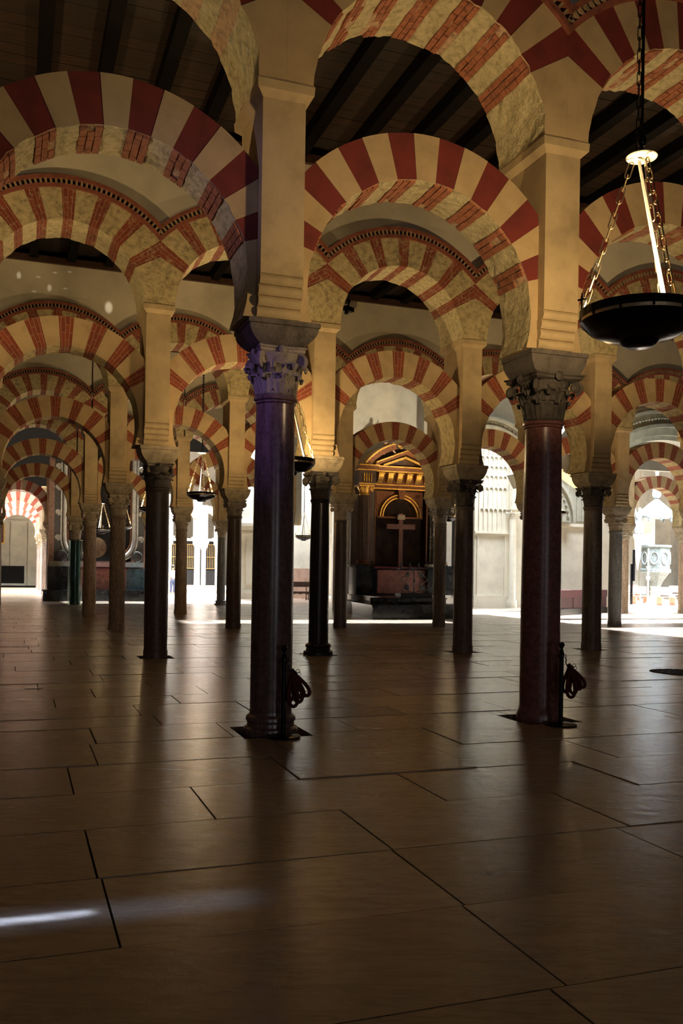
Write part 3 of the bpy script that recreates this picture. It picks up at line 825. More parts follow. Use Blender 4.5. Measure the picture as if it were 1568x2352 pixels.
for i, bays in BAYS.items():
    mo = MOFF[i]; ss = rowsp(i); piers = set()
    wall = struct('wall_'+ORD[i]+'_arcade', None, (0, 0, 0), 0)
    for j in bays:
        u, w = row_uw(i, j); uc = u+ss/2+mo
        pl = PLACE[(i, j)]; o_ = ORD[i] if i else 'nearest'
        build_arch(i, uc, w, 'lower', f'{o_} arcade, lower arch {pl}', bricks=(i == 0))
        piers |= {j, j+1}
        if (i, j) not in NOUP:
            build_arch(i, uc, w, 'upper', f'{o_} arcade, upper arch {pl}', bricks=(i == 0 and j >= 0))
        if (i, j) in NOWALL: continue
        if (i, j) not in NOUP: cornice(i, uc, w, f'{o_} arcade, toothed cornice {pl}', i in (0, 1))
        p = put('wall_panel', WALLP, wall, LC(uc, w, 0), TH)
    for j in sorted(piers):
        u, w = row_uw(i, j)
        nm = CD.get((i, j), ('far column',))[0]
        short = nm.split(',')[0]
        build_pier(i, u+mo, w, 'stone pier above the '+' '.join(short.split()[:12]))
# corridor arches, in the paler colours with daylight put in
for i, js in FARJ.items():
    u, w = row_uw(i, -1)
    build_arch(i, u+SP/2, w, 'lower', f'daylit red and white arch in the far left corridor, {ORD[i-5]} from the front')
    for j in js:
        uu, ww = row_uw(i, j); build_pier(4, uu, ww, f'daylit pier in the far left corridor, {"left" if j < 0 else "right"} side of the {ORD[i-5]} arch')

# ------------------------------------------------------------------ ceiling
ceil = struct('ceiling', None, LC(0, 0, 0), TH)
def nave_ceiling(w0, w1, u0, u1, planks):
    z = 9.42
    if planks:
        pw = .27; x = w0
        while x < w1:
            m = MB().box(u0, u1, x+.004, min(x+pw, w1)-.004, z+RNG.uniform(0, .012), z+.04)
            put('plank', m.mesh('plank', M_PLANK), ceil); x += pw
    else:
        put('boarding', MB().box(u0, u1, w0, w1, z, z+.05).mesh('boarding', M_PLANK), ceil)
    k = math.ceil((u0+2.1)/.9)
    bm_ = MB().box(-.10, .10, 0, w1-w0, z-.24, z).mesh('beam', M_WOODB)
    while -2.1+.9*k < u1:
        put('beam', bm_, ceil, (-2.1+.9*k, w0, 0)); k += 1
nave_ceiling(.4, 7.3, -7, 11, True)
nave_ceiling(8.1, 15.0, -9, 13, False)
nave_ceiling(15.8, 22.9, -10, 19, False)
nave_ceiling(23.7, 30.6, -8, 9.5, False)
nave_ceiling(31.4, 38.3, -8, 14, False)
for i in range(0, 4):
    u, w = row_uw(i, 0); uu0, uu1 = -9, (11 if i < 1 else 19)
    for s_ in (-1, 1):
        put('wall_plate', MB().box(uu0, uu1, w+s_*.40-.09, w+s_*.40+.09, 9.1, 9.26).mesh('wall_plate', M_DKWOOD), ceil)
# roof above keeps the daylight out of the near naves
rf = struct('ceiling_roof', MB().box(-14, 20, -6, 30.5, 9.9, 10.0).mesh('ceiling_roof', M_WOODB), LC(0, 0, 0))

# ------------------------------------------------------------------ hanging bowl lamps
LINK = {}
def link_mesh(r, L, wd):
    pts = []
    for k in range(6): a = pi*k/5; pts.append((wd*cos(a), 0, L/2-wd+wd*sin(a)))
    for k in range(6): a = pi+pi*k/5; pts.append((wd*cos(a), 0, -L/2+wd+wd*sin(a)))
    return MB().tube(pts, r, 5, closed=True)
def chain(parent, a, b, step=.075, single=True, r=.0045, wd=.016, matl=None):
    a, b = Vector(a), Vector(b); d = b-a; n = max(2, int(d.length/step)); L = d.length/n*1.28
    key = (round(L, 3), r, wd, (matl or M_BRASS).name)
    if key not in LINK: LINK[key] = link_mesh(r, L, wd)
    q = d.to_track_quat('Z', 'X').to_matrix().to_4x4()
    if single:
        mk = key+('m',)
        if mk not in LINK: LINK[mk] = LINK[key].mesh('chain_link', matl or M_BRASS, True)
        root = put('chain', None, parent, a); 
        root = None if False else root
        for k in range(n):
            put('chain_link', LINK[mk], root, M=Matrix.Translation(d*((k+.5)/n)) @ q @ Matrix.Rotation(pi/2*(k % 2), 4, 'Z'))
        return root
    m = MB()
    for k in range(n):
        k0 = len(m.v); m.add(LINK[key].v, LINK[key].f); m.xf(Matrix.Translation(a+d*((k+.5)/n)) @ q @ Matrix.Rotation(pi/2*(k % 2), 4, 'Z'), k0)
    return put('chain', m.mesh('chain', matl or M_BRASS, True), parent)
def bowl_lamp(x, y, zr, label, near, power, R=.45, ztop=9.43, hang=None, rz=0.3):
    t = thing('bowl_lamp', label, 'lamp', (x, y, zr), rz, 'hanging bowl lamps')
    s = R/.45
    outer = [(.002, -.215), (.10, -.212), (.13, -.195), (.15, -.165), (.28, -.135), (.38, -.085), (.43, -.036), (.449, -.013)]
    inner = [(r-.012, z+.012) for r, z in outer[::-1] if r > .02]+[(.002, -.20)]
    n = 48 if near else 28
    put('bowl', MB().lathe([(r*s, z*s) for r, z in outer]+[(r*s, z*s) for r, z in inner], n, cap=False).mesh('bowl', M_BLACK, True), t)
    put('rim_band', MB().lathe([(R, .012), (R+.006, .012), (R+.006, .075), (R-.004, .075), (R-.004, .012), (R, .012)], n, cap=False).mesh('rim_band', M_BLACK, True), t)
    put('brass_rim', MB().lathe([(R-.02, -.014), (R+.0015, -.014), (R+.0015, .013), (R-.02, .013), (R-.02, -.014)], n, cap=False).mesh('brass_rim', M_BRASS, True), t)
    post = MB()
    nb = 12
    for k in range(nb):
        a = 2*pi*k/nb; k0 = len(post.v); post.box(R-.006, R+.008, -.008, .008, -.012, .02); post.xf(Matrix.Rotation(a, 4, 'Z'), k0)
    put('rim_studs', post.mesh('rim_studs', M_BLACK), t)
    zt = 1.28*s
    disc = [(.003, .0), (.115, -.012), (.12, -.004), (.10, .012), (.003, .03)]
    put('top_disc', MB().lathe([(r, z+zt) for r, z in disc], 24, cap=False).mesh('top_disc', M_STEEL, True), t)
    if near:
        rb = MB().lathe([(.0, zt+.08), (.03, zt+.09), (.04, zt+.12), (.03, zt+.15), (.0, zt+.16)], 12, cap=False)
        put('swivel', rb.mesh('swivel', M_BLACK, True), t)
    for k in range(3):
        a = 2*pi*k/3+.35
        e = Vector((R*.97*cos(a), R*.97*sin(a), .07)); st = Vector((.075*cos(a), .075*sin(a), zt-.05))
        chain(t, st, e, .095 if near else .10, near, .0055 if near else .006, .020, M_BRASS)
        cr = MB(); b = a+.28; px_, py_ = (R+.0)*cos(b), (R+.0)*sin(b)
        cr.box(px_-.006, px_+.006, py_-.006, py_+.006, .07, .20); cr.box(px_-.035, px_+.035, py_-.006, py_+.006, .145, .157)
        put('cross_finial', cr.mesh('cross_finial', M_BLACK), t)
    # supply cables running down one chain into the bowl
    a = -2.27
    for q in range(5):
        pts = []
        for k in range(9):
            f = k/8; bow = (.006+.010*f)*1.0
            pts.append((.02+(R*.62*f)*cos(a)+bow*cos(q*1.25), (R*.72*f)*sin(a)+bow*sin(q*1.25), zt-.03-(zt-.05)*f))
        put('cable', MB().tube(pts, .007 if near else .009, 6).mesh('cable', M_CABLE, True), t)
    # stem from the ceiling: rod with a chain beside it
    put('stem_rod', MB().tube([(0, 0, zt+.02), (0, 0, ztop-zr)], .012 if near else .014, 6).mesh('stem_rod', M_BLACK), t)
    chain(t, (.03, 0, zt+.03), (.03, 0, ztop-zr), .09, False, .004, .014, M_BLACK)
    # the lamp itself, sitting in the bowl
    put('lamp_housing', MB().lathe([(.002, -.10), (.09, -.10), (.10, -.05), (.06, -.04), (.002, -.04)], 16, cap=False).mesh('lamp_housing', M_STEEL, True), t)
    d = bpy.data.lights.new('bowl_lamp_light', 'POINT'); d.energy = power; d.color = WARM; d.shadow_soft_size = .13
    lo = bpy.data.objects.new('bowl_lamp_light', d); COL.objects.link(lo); lo.parent = t; lo.location = (0, 0, .10)
    return t
bowl_lamp(2.30, 7.08, 3.60, 'large black bowl lamp on chains at the upper right', True, 330, rz=2.53)
bowl_lamp(-4.32, 27.7, 3.86, 'small black bowl lamp hanging between the thick dark column and the slim dark column', False, 330, rz=.5)
bowl_lamp(-.93, 15.5, 3.43, 'black bowl lamp half hidden behind the violet-lit column', False, 260, rz=2.0)
bowl_lamp(-1.62, 20.8, 4.0, 'added unseen bowl lamp wholly hidden behind the violet-lit column', False, 340, R=.42, rz=1.0)  # added to light this nave, kept out of sight behind the column
bowl_lamp(7.45, 32.0, 3.74, 'bowl lamp peeking out right of the rose granite column', False, 260, rz=.2)
bowl_lamp(4.15, 43*.81, 3.75, 'bowl lamp before the black column beside the altarpiece', False, 60, R=.40, rz=.4)
bowl_lamp(-10.95, 41.2, 3.3, 'bowl lamp before the left altarpiece, left one', False, 30, R=.42)
bowl_lamp(-9.95, 41.0, 3.45, 'bowl lamp before the left altarpiece, right of the spiral column', False, 30, R=.42)
bowl_lamp(-7.55, 35.4, 3.9, 'bowl lamp half hidden by the thick dark brown column', False, 200, R=.40)
bowl_lamp(-1.95, 46.0, 3.3, 'thin bowl lamp before the gilt-framed painting', False, 20, R=.42)
#BACKGROUND#
# ------------------------------------------------------------------ carved and plastered infill over some bays
def ring_band(R0, R1, y0, y1, a0, a1, n, m=None):
    m = m or MB(); k0 = len(m.v); vs = []
    for y in (y0, y1):
        for r in (R0, R1):
            for k in range(n+1): a = a0+(a1-a0)*k/n; vs.append((r*cos(a), y, r*sin(a)))
    N = n+1
    def I(y, r, k): return (y*2+r)*N+k
    fs = []
    for k in range(n):
        fs += [(I(0, 0, k+1), I(0, 0, k), I(0, 1, k), I(0, 1, k+1)), (I(1, 0, k), I(1, 0, k+1), I(1, 1, k+1), I(1, 1, k)),
               (I(1, 0, k+1), I(1, 0, k), I(0, 0, k), I(0, 0, k+1)), (I(0, 1, k+1), I(0, 1, k), I(1, 1, k), I(1, 1, k+1))]
    fs += [(I(0, 0, 0), I(1, 0, 0), I(1, 1, 0), I(0, 1, 0)), (I(1, 0, n), I(0, 0, n), I(0, 1, n), I(1, 1, n))]
    return m.add(vs, fs)
def infill_mesh(c, R, ztop, y0, y1, half=1.535, n=24):
    m = MB(); us = [-half+2*half*k/n for k in range(n+1)]; N = n+1; vs = []
    for y in (y0, y1):
        for x in us: vs.append((x, y, c+sqrt(max(.0, R*R-x*x))))
        for x in us: vs.append((x, y, ztop))
    fs = []
    for k in range(n):
        a = [(k), (k+1), N+k+1, N+k]; fs += [tuple(a), tuple(2*N+q for q in reversed(a)), (k+1, k, 2*N+k, 2*N+k+1)]
    fs += [(0, N, 3*N, 2*N), (n, 2*N+n, 3*N+n, N+n)]
    return m.add(vs, fs)
M_GREYPL = mat('grey_plaster', (.30, .29, .24), .9, scale=2, var=.15, bump=.2)
gr_ = PX(1118, 1100, 37.5)
gt_ = struct('trim_moulded_arch', None, gr_, TH)
for r0, r1, y0, mt in ((1.95, 2.15, -.10, M_GREYST), (2.15, 2.22, -.2, M_GREYST), (2.22, 2.45, -.05, M_GREYST), (2.45, 2.55, -.25, M_GREYST)):
    put('trim_moulding', ring_band(r0, r1, y0, .3, radians(5), radians(175), 36).mesh('trim_moulding', mt, True), gt_)
ro = MB()
for k in range(30):
    a = radians(12)+radians(156)*k/29; k0 = len(ro.v); ro.lathe([(.001, -.05), (.06, -.03), (.065, .02), (.001, .05)], 6, cap=False)
    ro.xf(Matrix.Translation((2.33*cos(a), -.08, 2.33*sin(a))), k0)
o = put('carved_beads', ro.mesh('carved_beads', M_GREYST), gt_); o['kind'] = 'stuff'
gw_ = struct('wall_grey_plaster', infill_mesh(gr_.z, 2.5, 10.0, 0, .3, 2.9).mesh('wall_grey_plaster', M_GREYPL), Vector((gr_.x, gr_.y, 0)), TH)
put('wall_panel', MB().box(2.9, 9.5, 0, .3, 6.3, 10.0).mesh('wall_panel', M_GREYPL), gw_)

# big carved grey arch behind the right bays
ca = thing('carved_arch', 'wide grey stone arch with rows of carved ornament at the upper right', 'arch', PX(1530, 1262, 33.5), TH)
a0, a1 = radians(20), radians(150)
for r0, r1, y0 in ((4.05, 4.22, 0), (4.22, 4.50, -.10), (4.50, 4.62, -.22), (4.62, 5.02, -.10), (5.02, 5.14, -.24), (5.14, 5.35, -.12), (5.35, 5.62, -.22), (5.62, 6.2, -.34)):
    put('moulding', ring_band(r0, r1, y0, .5, a0, a1, 60).mesh('moulding', M_GREYST, True), ca)
dm = MB().lathe([(.001, -.07), (.06, -.05), (.085, 0), (.06, .05), (.001, .07)], 4, cap=False).mesh('carved_diamond', M_GREYST)
for k in range(46):
    a = radians(60)+radians(75)*k/45
    put('carved_diamond', dm, ca, M=Matrix.Translation((4.82*cos(a), -.12, 4.82*sin(a))) @ Matrix.Rotation(-a, 4, 'Y'))
tb = MB().box(-.03, .03, -.06, .06, -.07, .07).mesh('carved_tooth', M_GREYST)
for k in range(60):
    a = radians(60)+radians(75)*k/59
    put('carved_tooth', tb, ca, M=Matrix.Translation((5.25*cos(a), -.14, 5.25*sin(a))) @ Matrix.Rotation(-a, 4, 'Y'))

# ------------------------------------------------------------------ altarpiece on its steps
AO = PX(927, 1315, 36.2); AO.z = 0
alt = thing('altarpiece', 'tall black and gilt wooden altarpiece with triangular pediment and fluted columns', 'altarpiece', AO, TH)
def bx(nm, mt, par, x0, x1, y0, y1, z0, z1, bev=0): return put(nm, MB().box(x0, x1, y0, y1, z0, z1).mesh(nm, mt), par)
bx('back_panel', M_DKWOOD, alt, -2.0, 2.0, .75, .95, .68, 5.6)
bx('dark_painting', painting_mat('darkened_painting', ((.008, .006, .006), (.02, .012, .010), (.035, .018, .012))), alt, -.98, .98, .62, .70, 1.85, 4.7)
# pedestals and altar
for sx in (-1, 1):
    p = put('pedestal', MB().box(sx*1.72-.36, sx*1.72+.36, -.15, .7, .68, 1.75).mesh('pedestal', M_BLKMARB), alt)
    bx('pedestal_cap', M_BLKMARB, p, sx*1.72-.42, sx*1.72+.42, -.22, .72, 1.75, 1.86)
    # fluted column with gilt capital and base
    cx = sx*1.70
    c = put('fluted_column', MB().lathe([(.21, 2.02), (.215, 2.8), (.195, 4.62)], 80, flute=20, fd=.022).mesh('fluted_column', M_DKWOOD, True), alt, (cx, .12, 0))
    put('column_base', MB().lathe([(.28, 1.86), (.29, 1.92), (.24, 1.95), (.26, 2.0), (.22, 2.04)], 20).mesh('column_base', M_GILT2, True), c)
    cp = MB().lathe([(.20, 4.60), (.22, 4.64), (.20, 4.68), (.22, 4.8), (.30, 4.93)], 20)
    cp.box(-.31, .31, -.31, .31, 4.93, 5.0)
    put('column_capital', cp.mesh('column_capital', M_GOLD, True), c)
    for s2 in (-1, 1):
        v = volute_mesh(.085, .025); v.xf(Matrix.Translation((s2*.2, -.26, 4.83))); put('capital_scroll', v.mesh('capital_scroll', M_GOLD, True), c)
    bx('side_pilaster', M_DKWOOD, alt, sx*1.25-.12, sx*1.25+.12, .35, .8, 1.86, 5.0)
    put('gilt_strip', MB().box(sx*1.13-.02, sx*1.13+.02, .33, .37, 1.9, 5.0).mesh('gilt_strip', M_GILT2), alt)
    put('gilt_strip', MB().box(sx*1.38-.015, sx*1.38+.015, .33, .37, 1.9, 5.0).mesh('gilt_strip', M_GILT2), alt)
c = put('black_column', MB().lathe([(.26, 1.86), (.27, 1.93), (.20, 1.98), (.19, 2.05), (.18, 4.6), (.2, 4.62)], 28).mesh('black_column', M_BLKMARB, True), alt, (1.05, -.35, 0)); put('column_base', MB().lathe([(.27, 1.80), (.28, 1.90), (.21, 1.96)], 20).mesh('column_base', M_STEEL, True), c); bx('column_plinth', M_BLKMARB, c, -.3, .3, -.3, .3, .68, 1.80)
bx('altar_table', M_BLKMARB, alt, -1.36, 1.36, -.35, .55, .68, 1.72)
bx('altar_front', M_REDMARB, alt, -1.30, 1.30, -.42, -.35, .74, 1.66)
bx('altar_top', M_VELVET, alt, -1.42, 1.42, -.45, .6, 1.72, 1.80)
# arched inner frame
for r0, r1, y0, mt in ((.86, .90, .40, M_GOLD), (.78, .86, .46, M_GILT2), (.74, .78, .42, M_GOLD)):
    put('arched_frame', ring_band(r0, r1, y0, .62, 0, pi, 30).mesh('arched_frame', mt, True), alt, (0, 0, 3.82))
bx('impost_ledge', M_GILT2, alt, -1.0, 1.0, .45, .6, 3.76, 3.82)
put('spandrel', infill_mesh(3.82, .90, 4.85, .52, .60, 1.02, 24).mesh('spandrel', M_GILT2), alt)
put('keystone', MB().prism([(-.10, 4.52), (.10, 4.52), (.17, 4.95), (-.17, 4.95)], .30, .6).mesh('keystone', M_GILT2), alt)
for z0, z1, y0 in ((4.90, 4.95, .28), (5.06, 5.10, .26)):
    bx('gilt_fillet', M_GOLD, alt, -1.25, 1.25, y0, .7, z0, z1)
bx('architrave', M_GILT2, alt, -1.25, 1.25, .32, .7, 4.95, 5.06)
bx('frieze', M_GILT2, alt, -1.30, 1.30, .22, .7, 5.10, 5.55)
br = MB(); n = 8
pr = [(.22, 5.14)] + [(.20-.20*sin(pi/2*k/n), 5.16+.30*k/n) for k in range(n+1)] + [(.0, 5.52), (.22, 5.52)]
N = len(pr); br.add([(-.11, y, z) for y, z in pr]+[(.11, y, z) for y, z in pr], [tuple(range(N)), tuple(range(2*N-1, N-1, -1))]+[(k, k+N, (k+1) % N+N, (k+1) % N) for k in range(N)])
br.box(-.13, .13, -.06, .22, 5.47, 5.53)
BR = br.mesh('frieze_bracket', M_GOLD)
for k in range(6): put('frieze_bracket', BR, alt, (-1.02+.41*k, 0, 0))
for sx in (-1, 1):
    e = put('entablature_block', MB().box(sx*1.70-.36, sx*1.70+.36, -.22, .7, 5.0, 5.55).mesh('entablature_block', M_DKWOOD), alt)
    for q in range(4): bx('triglyph_bar', M_GOLD, e, sx*1.70-.17+q*.1, sx*1.70-.13+q*.1, -.26, -.2, 5.12, 5.45)
    bx('gilt_edge', M_GOLD, e, sx*1.70-.37, sx*1.70+.37, -.24, -.2, 5.02, 5.06)
for z0, z1, y0, mt in ((5.55, 5.60, -.10, M_GOLD), (5.60, 5.72, -.20, M_GILT2), (5.72, 5.77, -.30, M_GOLD)):
    bx('cornice_course', mt, alt, -1.34, 1.34, y0, .7, z0, z1)
    for sx in (-1, 1): bx('cornice_course', mt, alt, sx*1.72-.42, sx*1.72+.42, y0-.2, .7, z0, z1)
def raking(x0, z0, x1, z1, t, y0, mt, nm):
    d = Vector((x1-x0, z1-z0)).normalized(); nx, nz = -d.y, d.x
    if nz < 0: nx, nz = -nx, -nz
    poly = [(x0, z0), (x1, z1), (x1, z1+t/max(.2, abs(nz))), (x0, z0+t/max(.2, abs(nz)))]
    if x1 < x0: poly = poly[::-1]
    return put(nm, MB().prism(poly, y0, .7).mesh(nm, mt), alt)
for sx in (-1, 1):
    raking(sx*1.32, 5.77, 0, 6.28, .12, -.12, M_GILT2, 'pediment_slope'); raking(sx*1.34, 5.87, 0, 6.40, .05, -.24, M_GOLD, 'pediment_slope')
    raking(sx*.95, 5.77, 0, 6.12, .09, -.02, M_GOLD, 'inner_pediment_slope')
    k0 = ring_band(2.15, 2.34, -.35, .5, radians(90+14), radians(90+52), 14) if sx < 0 else ring_band(2.15, 2.34, -.35, .5, radians(90-52), radians(90-14), 14)
    put('curved_pediment', k0.mesh('curved_pediment', M_GILT2, True), alt, (0, 0, 4.35))
    k1 = ring_band(2.34, 2.40, -.42, .5, radians(90+14), radians(90+52), 14) if sx < 0 else ring_band(2.34, 2.40, -.42, .5, radians(90-52), radians(90-14), 14)
    put('curved_pediment_edge', k1.mesh('curved_pediment_edge', M_GOLD, True), alt, (0, 0, 4.35))
put('pediment_ground', MB().prism([(-1.3, 5.77), (1.3, 5.77), (.9, 6.55), (-.9, 6.55)], .35, .6).mesh('pediment_ground', M_DKWOOD), alt)
# gilt crest scrolls
for x, z, r in ((-.30, 6.62, .12), (.02, 6.58, .15), (.34, 6.62, .12), (.60, 6.55, .11), (-.05, 6.86, .12), (.22, 6.90, .10)):
    v = volute_mesh(r, .04); v.xf(Matrix.Translation((x, -.15, z))); put('crest_scroll', v.mesh('crest_scroll', M_GOLD, True), alt)
# cherub: one continuous figure
def skin_body(name, pts, edges_, matl, parent, sub=2):
    me = bpy.data.meshes.new(name); me.from_pydata([p[:3] for p in pts], edges_, [])
    o = put(name, me, parent); me.materials.append(matl)
    md = o.modifiers.new('skin', 'SKIN'); md.use_smooth_shade = True
    for k, p in enumerate(pts):
        sv = me.skin_vertices[0].data[k]; r = p[3]; sv.radius = (r, r) if not isinstance(r, tuple) else r
    me.skin_vertices[0].data[0].use_root = True
    sb = o.modifiers.new('sub', 'SUBSURF'); sb.levels = sub; sb.render_levels = sub
    return o
M_FLESH = mat('painted_wood_flesh', (.50, .30, .20), .5, scale=20, var=.15, bump=.1)
ch = thing('cherub', 'small carved cherub perched on the curved left side of the altarpiece pediment', 'statue', AO+U*-.88+W*-.1+Vector((0, 0, 6.32)), TH)
skin_body('cherub_body', [(0, 0, .28, .085), (0, 0, .42, .095), (.02, 0, .54, .09), (.03, -.01, .62, .045), (.04, -.02, .70, .085), (.04, -.02, .78, .06),
    (-.07, -.05, .26, .06), (-.12, -.14, .12, .05), (-.14, -.10, -.06, .035), (-.15, -.16, -.10, .03),
    (.09, -.05, .26, .06), (.20, -.12, .18, .05), (.30, -.10, .02, .035), (.35, -.14, -.02, .03),
    (-.10, 0, .54, .045), (-.18, -.04, .44, .035), (-.22, -.08, .36, .028), (.13, 0, .55, .045), (.22, 0, .62, .035), (.29, -.02, .70, .028)],
    [(0, 1), (1, 2), (2, 3), (3, 4), (4, 5), (0, 6), (6, 7), (7, 8), (8, 9), (0, 10), (10, 11), (11, 12), (12, 13), (2, 14), (14, 15), (15, 16), (2, 17), (17, 18), (18, 19)], M_FLESH, ch)
# cross inside the arch
cr = thing('crucifix', 'plain dark reddish wooden cross standing inside the altarpiece arch', 'cross', AO+W*.30+Vector((0, 0, 1.80)), TH)
M_CROSS = mat('dull_red_wood', (.12, .035, .02), .5, scale=8, var=.3)
bx('upright', M_CROSS, cr, -.09, .09, .05, .14, 0, 2.15); bx('crossbar', M_CROSS, cr, -.62, .62, .04, .15, 1.52, 1.72)
bx('title_plate', mat('parchment_plate', (.30, .25, .18), .6), cr, -.16, .16, .02, .06, 1.90, 2.10)
# stepped platform
def loc_of(o, p): d = p-o.location; return d.dot(U), d.dot(W)
st = thing('altar_steps', 'two black marble steps in front of the altarpiece', 'steps', AO, TH)
fx, fy = loc_of(st, FL(855, 1422)); lx, ly = loc_of(st, FL(808, 1411)); rx, _ = loc_of(st, FL(1041, 1418))
stp = MB(); poly = [(fx, fy), (rx, fy), (rx, -.5), (lx, -.5), (lx, ly)]
def slab_poly(poly, z0, z1):
    m = MB(); n = len(poly); return m.add([(x, y, z0) for x, y in poly]+[(x, y, z1) for x, y in poly], [tuple(range(n-1, -1, -1)), tuple(range(n, 2*n))]+[(k, (k+1) % n, (k+1) % n+n, k+n) for k in range(n)])
put('step', slab_poly(poly, 0, .42).mesh('step', M_BLKMARB), st)
put('step_nosing', slab_poly([(fx-.04, fy-.04), (rx+.04, fy-.04), (rx+.04, -.5), (lx-.03, -.5), (lx-.03, ly)], .42, .47).mesh('step_nosing', M_BLKMARB), st)
ux, uy = fx+.35, fy+1.1
put('step', slab_poly([(ux, uy), (rx-.2, uy), (rx-.2, .9), (-2.1, .9), (-2.1, uy+1.0)], .47, .64).mesh('step', M_BLKMARB), st)
put('step_nosing', slab_poly([(ux-.03, uy-.03), (rx-.17, uy-.03), (rx-.17, .9), (-2.13, .9), (-2.13, uy+1.0)], .64, .68).mesh('step_nosing', M_BLKMARB), st)
# candle stand
cs = thing('candle_stand', 'wrought iron candle rack with scrolled legs before the altar front', 'candle stand', Vector((PX(951, HOR, 32.6).x, 32.6, .68)), TH)
bx('base', M_BLACK, cs, -.62, .62, -.25, .25, 0, .16)
M_IRON = mat('glinting_wrought_iron', (.10, .10, .11), .25, metal=.8, scale=20, var=.3, bump=0)
bx('tray', M_IRON, cs, -.60, .60, -.10, .10, 1.02, 1.05)
for sx in (-1, 1):
    for (x0, z0, x1, z1) in ((.05, .18, .5, .6), (.5, .6, .12, 1.0), (.30, .2, .62, .45)):
        pts = [(sx*(x0+(x1-x0)*k/10+.09*sin(pi*2*k/10)), 0, z0+(z1-z0)*k/10) for k in range(11)]
        put('scroll_bar', MB().tube(pts, .014, 6).mesh('scroll_bar', M_IRON, True), cs)
    v = volute_mesh(.12, .014); v.xf(Matrix.Translation((sx*.30, 0, .36))); put('scroll', v.mesh('scroll', M_IRON, True), cs)
    v = volute_mesh(.10, .014); v.xf(Matrix.Translation((sx*.28, 0, .82))); put('scroll', v.mesh('scroll', M_IRON, True), cs)
put('centre_post', MB().lathe([(.06, .16), (.03, .25), (.02, .5), (.05, .6), (.02, .7), (.02, 1.02)], 10).mesh('centre_post', M_IRON, True), cs)
for k in range(4): put('candle_cup', MB().lathe([(.02, 1.05), (.045, 1.09), (.03, 1.12), (.03, 1.25)], 10).mesh('candle_cup', M_IRON, True), cs, (-.51+.34*k, 0, 0))
# side wall strips of the chapel
struct('wall_chapel_side', MB().box(-2.62, -2.36, .1, 1.1, 0, 6.2).mesh('wall_chapel_side', mat('ochre_painted_wall', (.42, .27, .10), .8, scale=3, var=.2)), AO)

_a = PX(798, HOR, 37.3); _a.z = 0
struct('wall_chapel_back_plaster', MB().box(0, 4.75, 0, .4, 0, 11.5).mesh('wall_chapel_back_plaster', M_WHITE), _a, TH)
# ------------------------------------------------------------------ left altarpiece
BO = PX(228, 1303, 43.6); BO.z = 0
la = thing('left_altarpiece', 'wide stone altarpiece with a curved moulded frame around a black painting', 'altarpiece', BO, TH)
M_PINKM = mat('mottled_pink_marble', (.30, .17, .12), .4, scale=6, var=.4, bump=.1)
M_SCR = mat('dark_carved_scrollwork', (.06, .055, .05), .5, scale=18, var=.5, bump=.8)
M_FRAME = mat('pale_grey_moulding', (.50, .48, .42), .45, scale=8, var=.25, bump=.1)
bx('back_wall', M_PINKM, la, -2.35, 2.2, .35, .7, .5, 7.4)
bx('pilaster', M_PINKM, la, -2.35, -2.1, .0, .4, 1.7, 7.4); bx('pilaster', M_SCR, la, -2.1, -1.75, .1, .4, 1.9, 7.4); bx('pilaster', M_SCR, la, 1.75, 2.1, .1, .4, 1.9, 7.4)
bx('dark_painting', painting_mat('blackened_canvas', ((.006, .006, .006), (.012, .010, .009), (.05, .03, .018)), .8), la, -1.5, 1.5, .20, .30, 1.9, 7.4)
for sx in (-1, 1):
    for off, r, mt in ((0, .10, M_FRAME), (.17, .05, M_FRAME), (-.15, .04, M_GILT2)):
        pts = [(sx*(1.62+off), .10, 7.3), (sx*(1.62+off), .10, 5.0), (sx*(1.62+off), .10, 3.2)]
        for k in range(9): a = pi/2*k/8; pts.append((sx*(1.12+(.50+off)*cos(a)), .10, 3.0-(.62+off)*sin(a)-.25*(k/8)))
        for k in range(1, 6): pts.append((sx*(1.12-.35*k/5), .10, 2.13-off+.03*k))
        put('curved_frame', MB().tube(pts, r, 10).mesh('curved_frame', mt, True), la)
    v = volute_mesh(.28, .07); v.xf(Matrix.Translation((sx*1.75, .05, 2.15))); put('frame_scroll', v.mesh('frame_scroll', M_SCR, True), la)
    for z in (3.0, 4.2, 5.4, 6.4):
        v = volute_mesh(.14, .045); v.xf(Matrix.Translation((sx*1.95, .08, z))); put('foliage_scroll', v.mesh('foliage_scroll', M_FRAME, True), la)
put('painted_figure', MB().lathe([(.01, -.05), (.42, -.04), (.50, 0), (.01, .03)], 20, cap=False).xf(Matrix.Translation((-.15, .17, 2.55)) @ Matrix.Rotation(pi/2, 4, 'X')).mesh('painted_figure', mat('brown_ochre_paint', (.14, .08, .035), .6, scale=5, var=.5)), la)
bx('dado', M_BLKMARB, la, -2.4, -1.3, -.5, .4, .52, 1.62); bx('altar_front', M_REDMARB, la, -1.25, 1.2, -.62, .3, .52, 1.50); bx('dado', mat('slate_blue_marble', (.05, .09, .11), .25, scale=4, var=.6), la, 1.2, 2.15, -.5, .4, .52, 1.55)
bx('ledge', M_FRAME, la, -2.3, 2.1, -.05, .4, 1.62, 1.85); bx('altar_cloth_edge', M_VELVET, la, -1.3, 1.3, -.66, .3, 1.50, 1.56)
bx('step', M_BLKMARB, la, -2.6, 2.3, -1.2, .6, .0, .46); bx('step_nosing', M_BLKMARB, la, -2.65, 2.35, -1.26, .6, .46, .52)

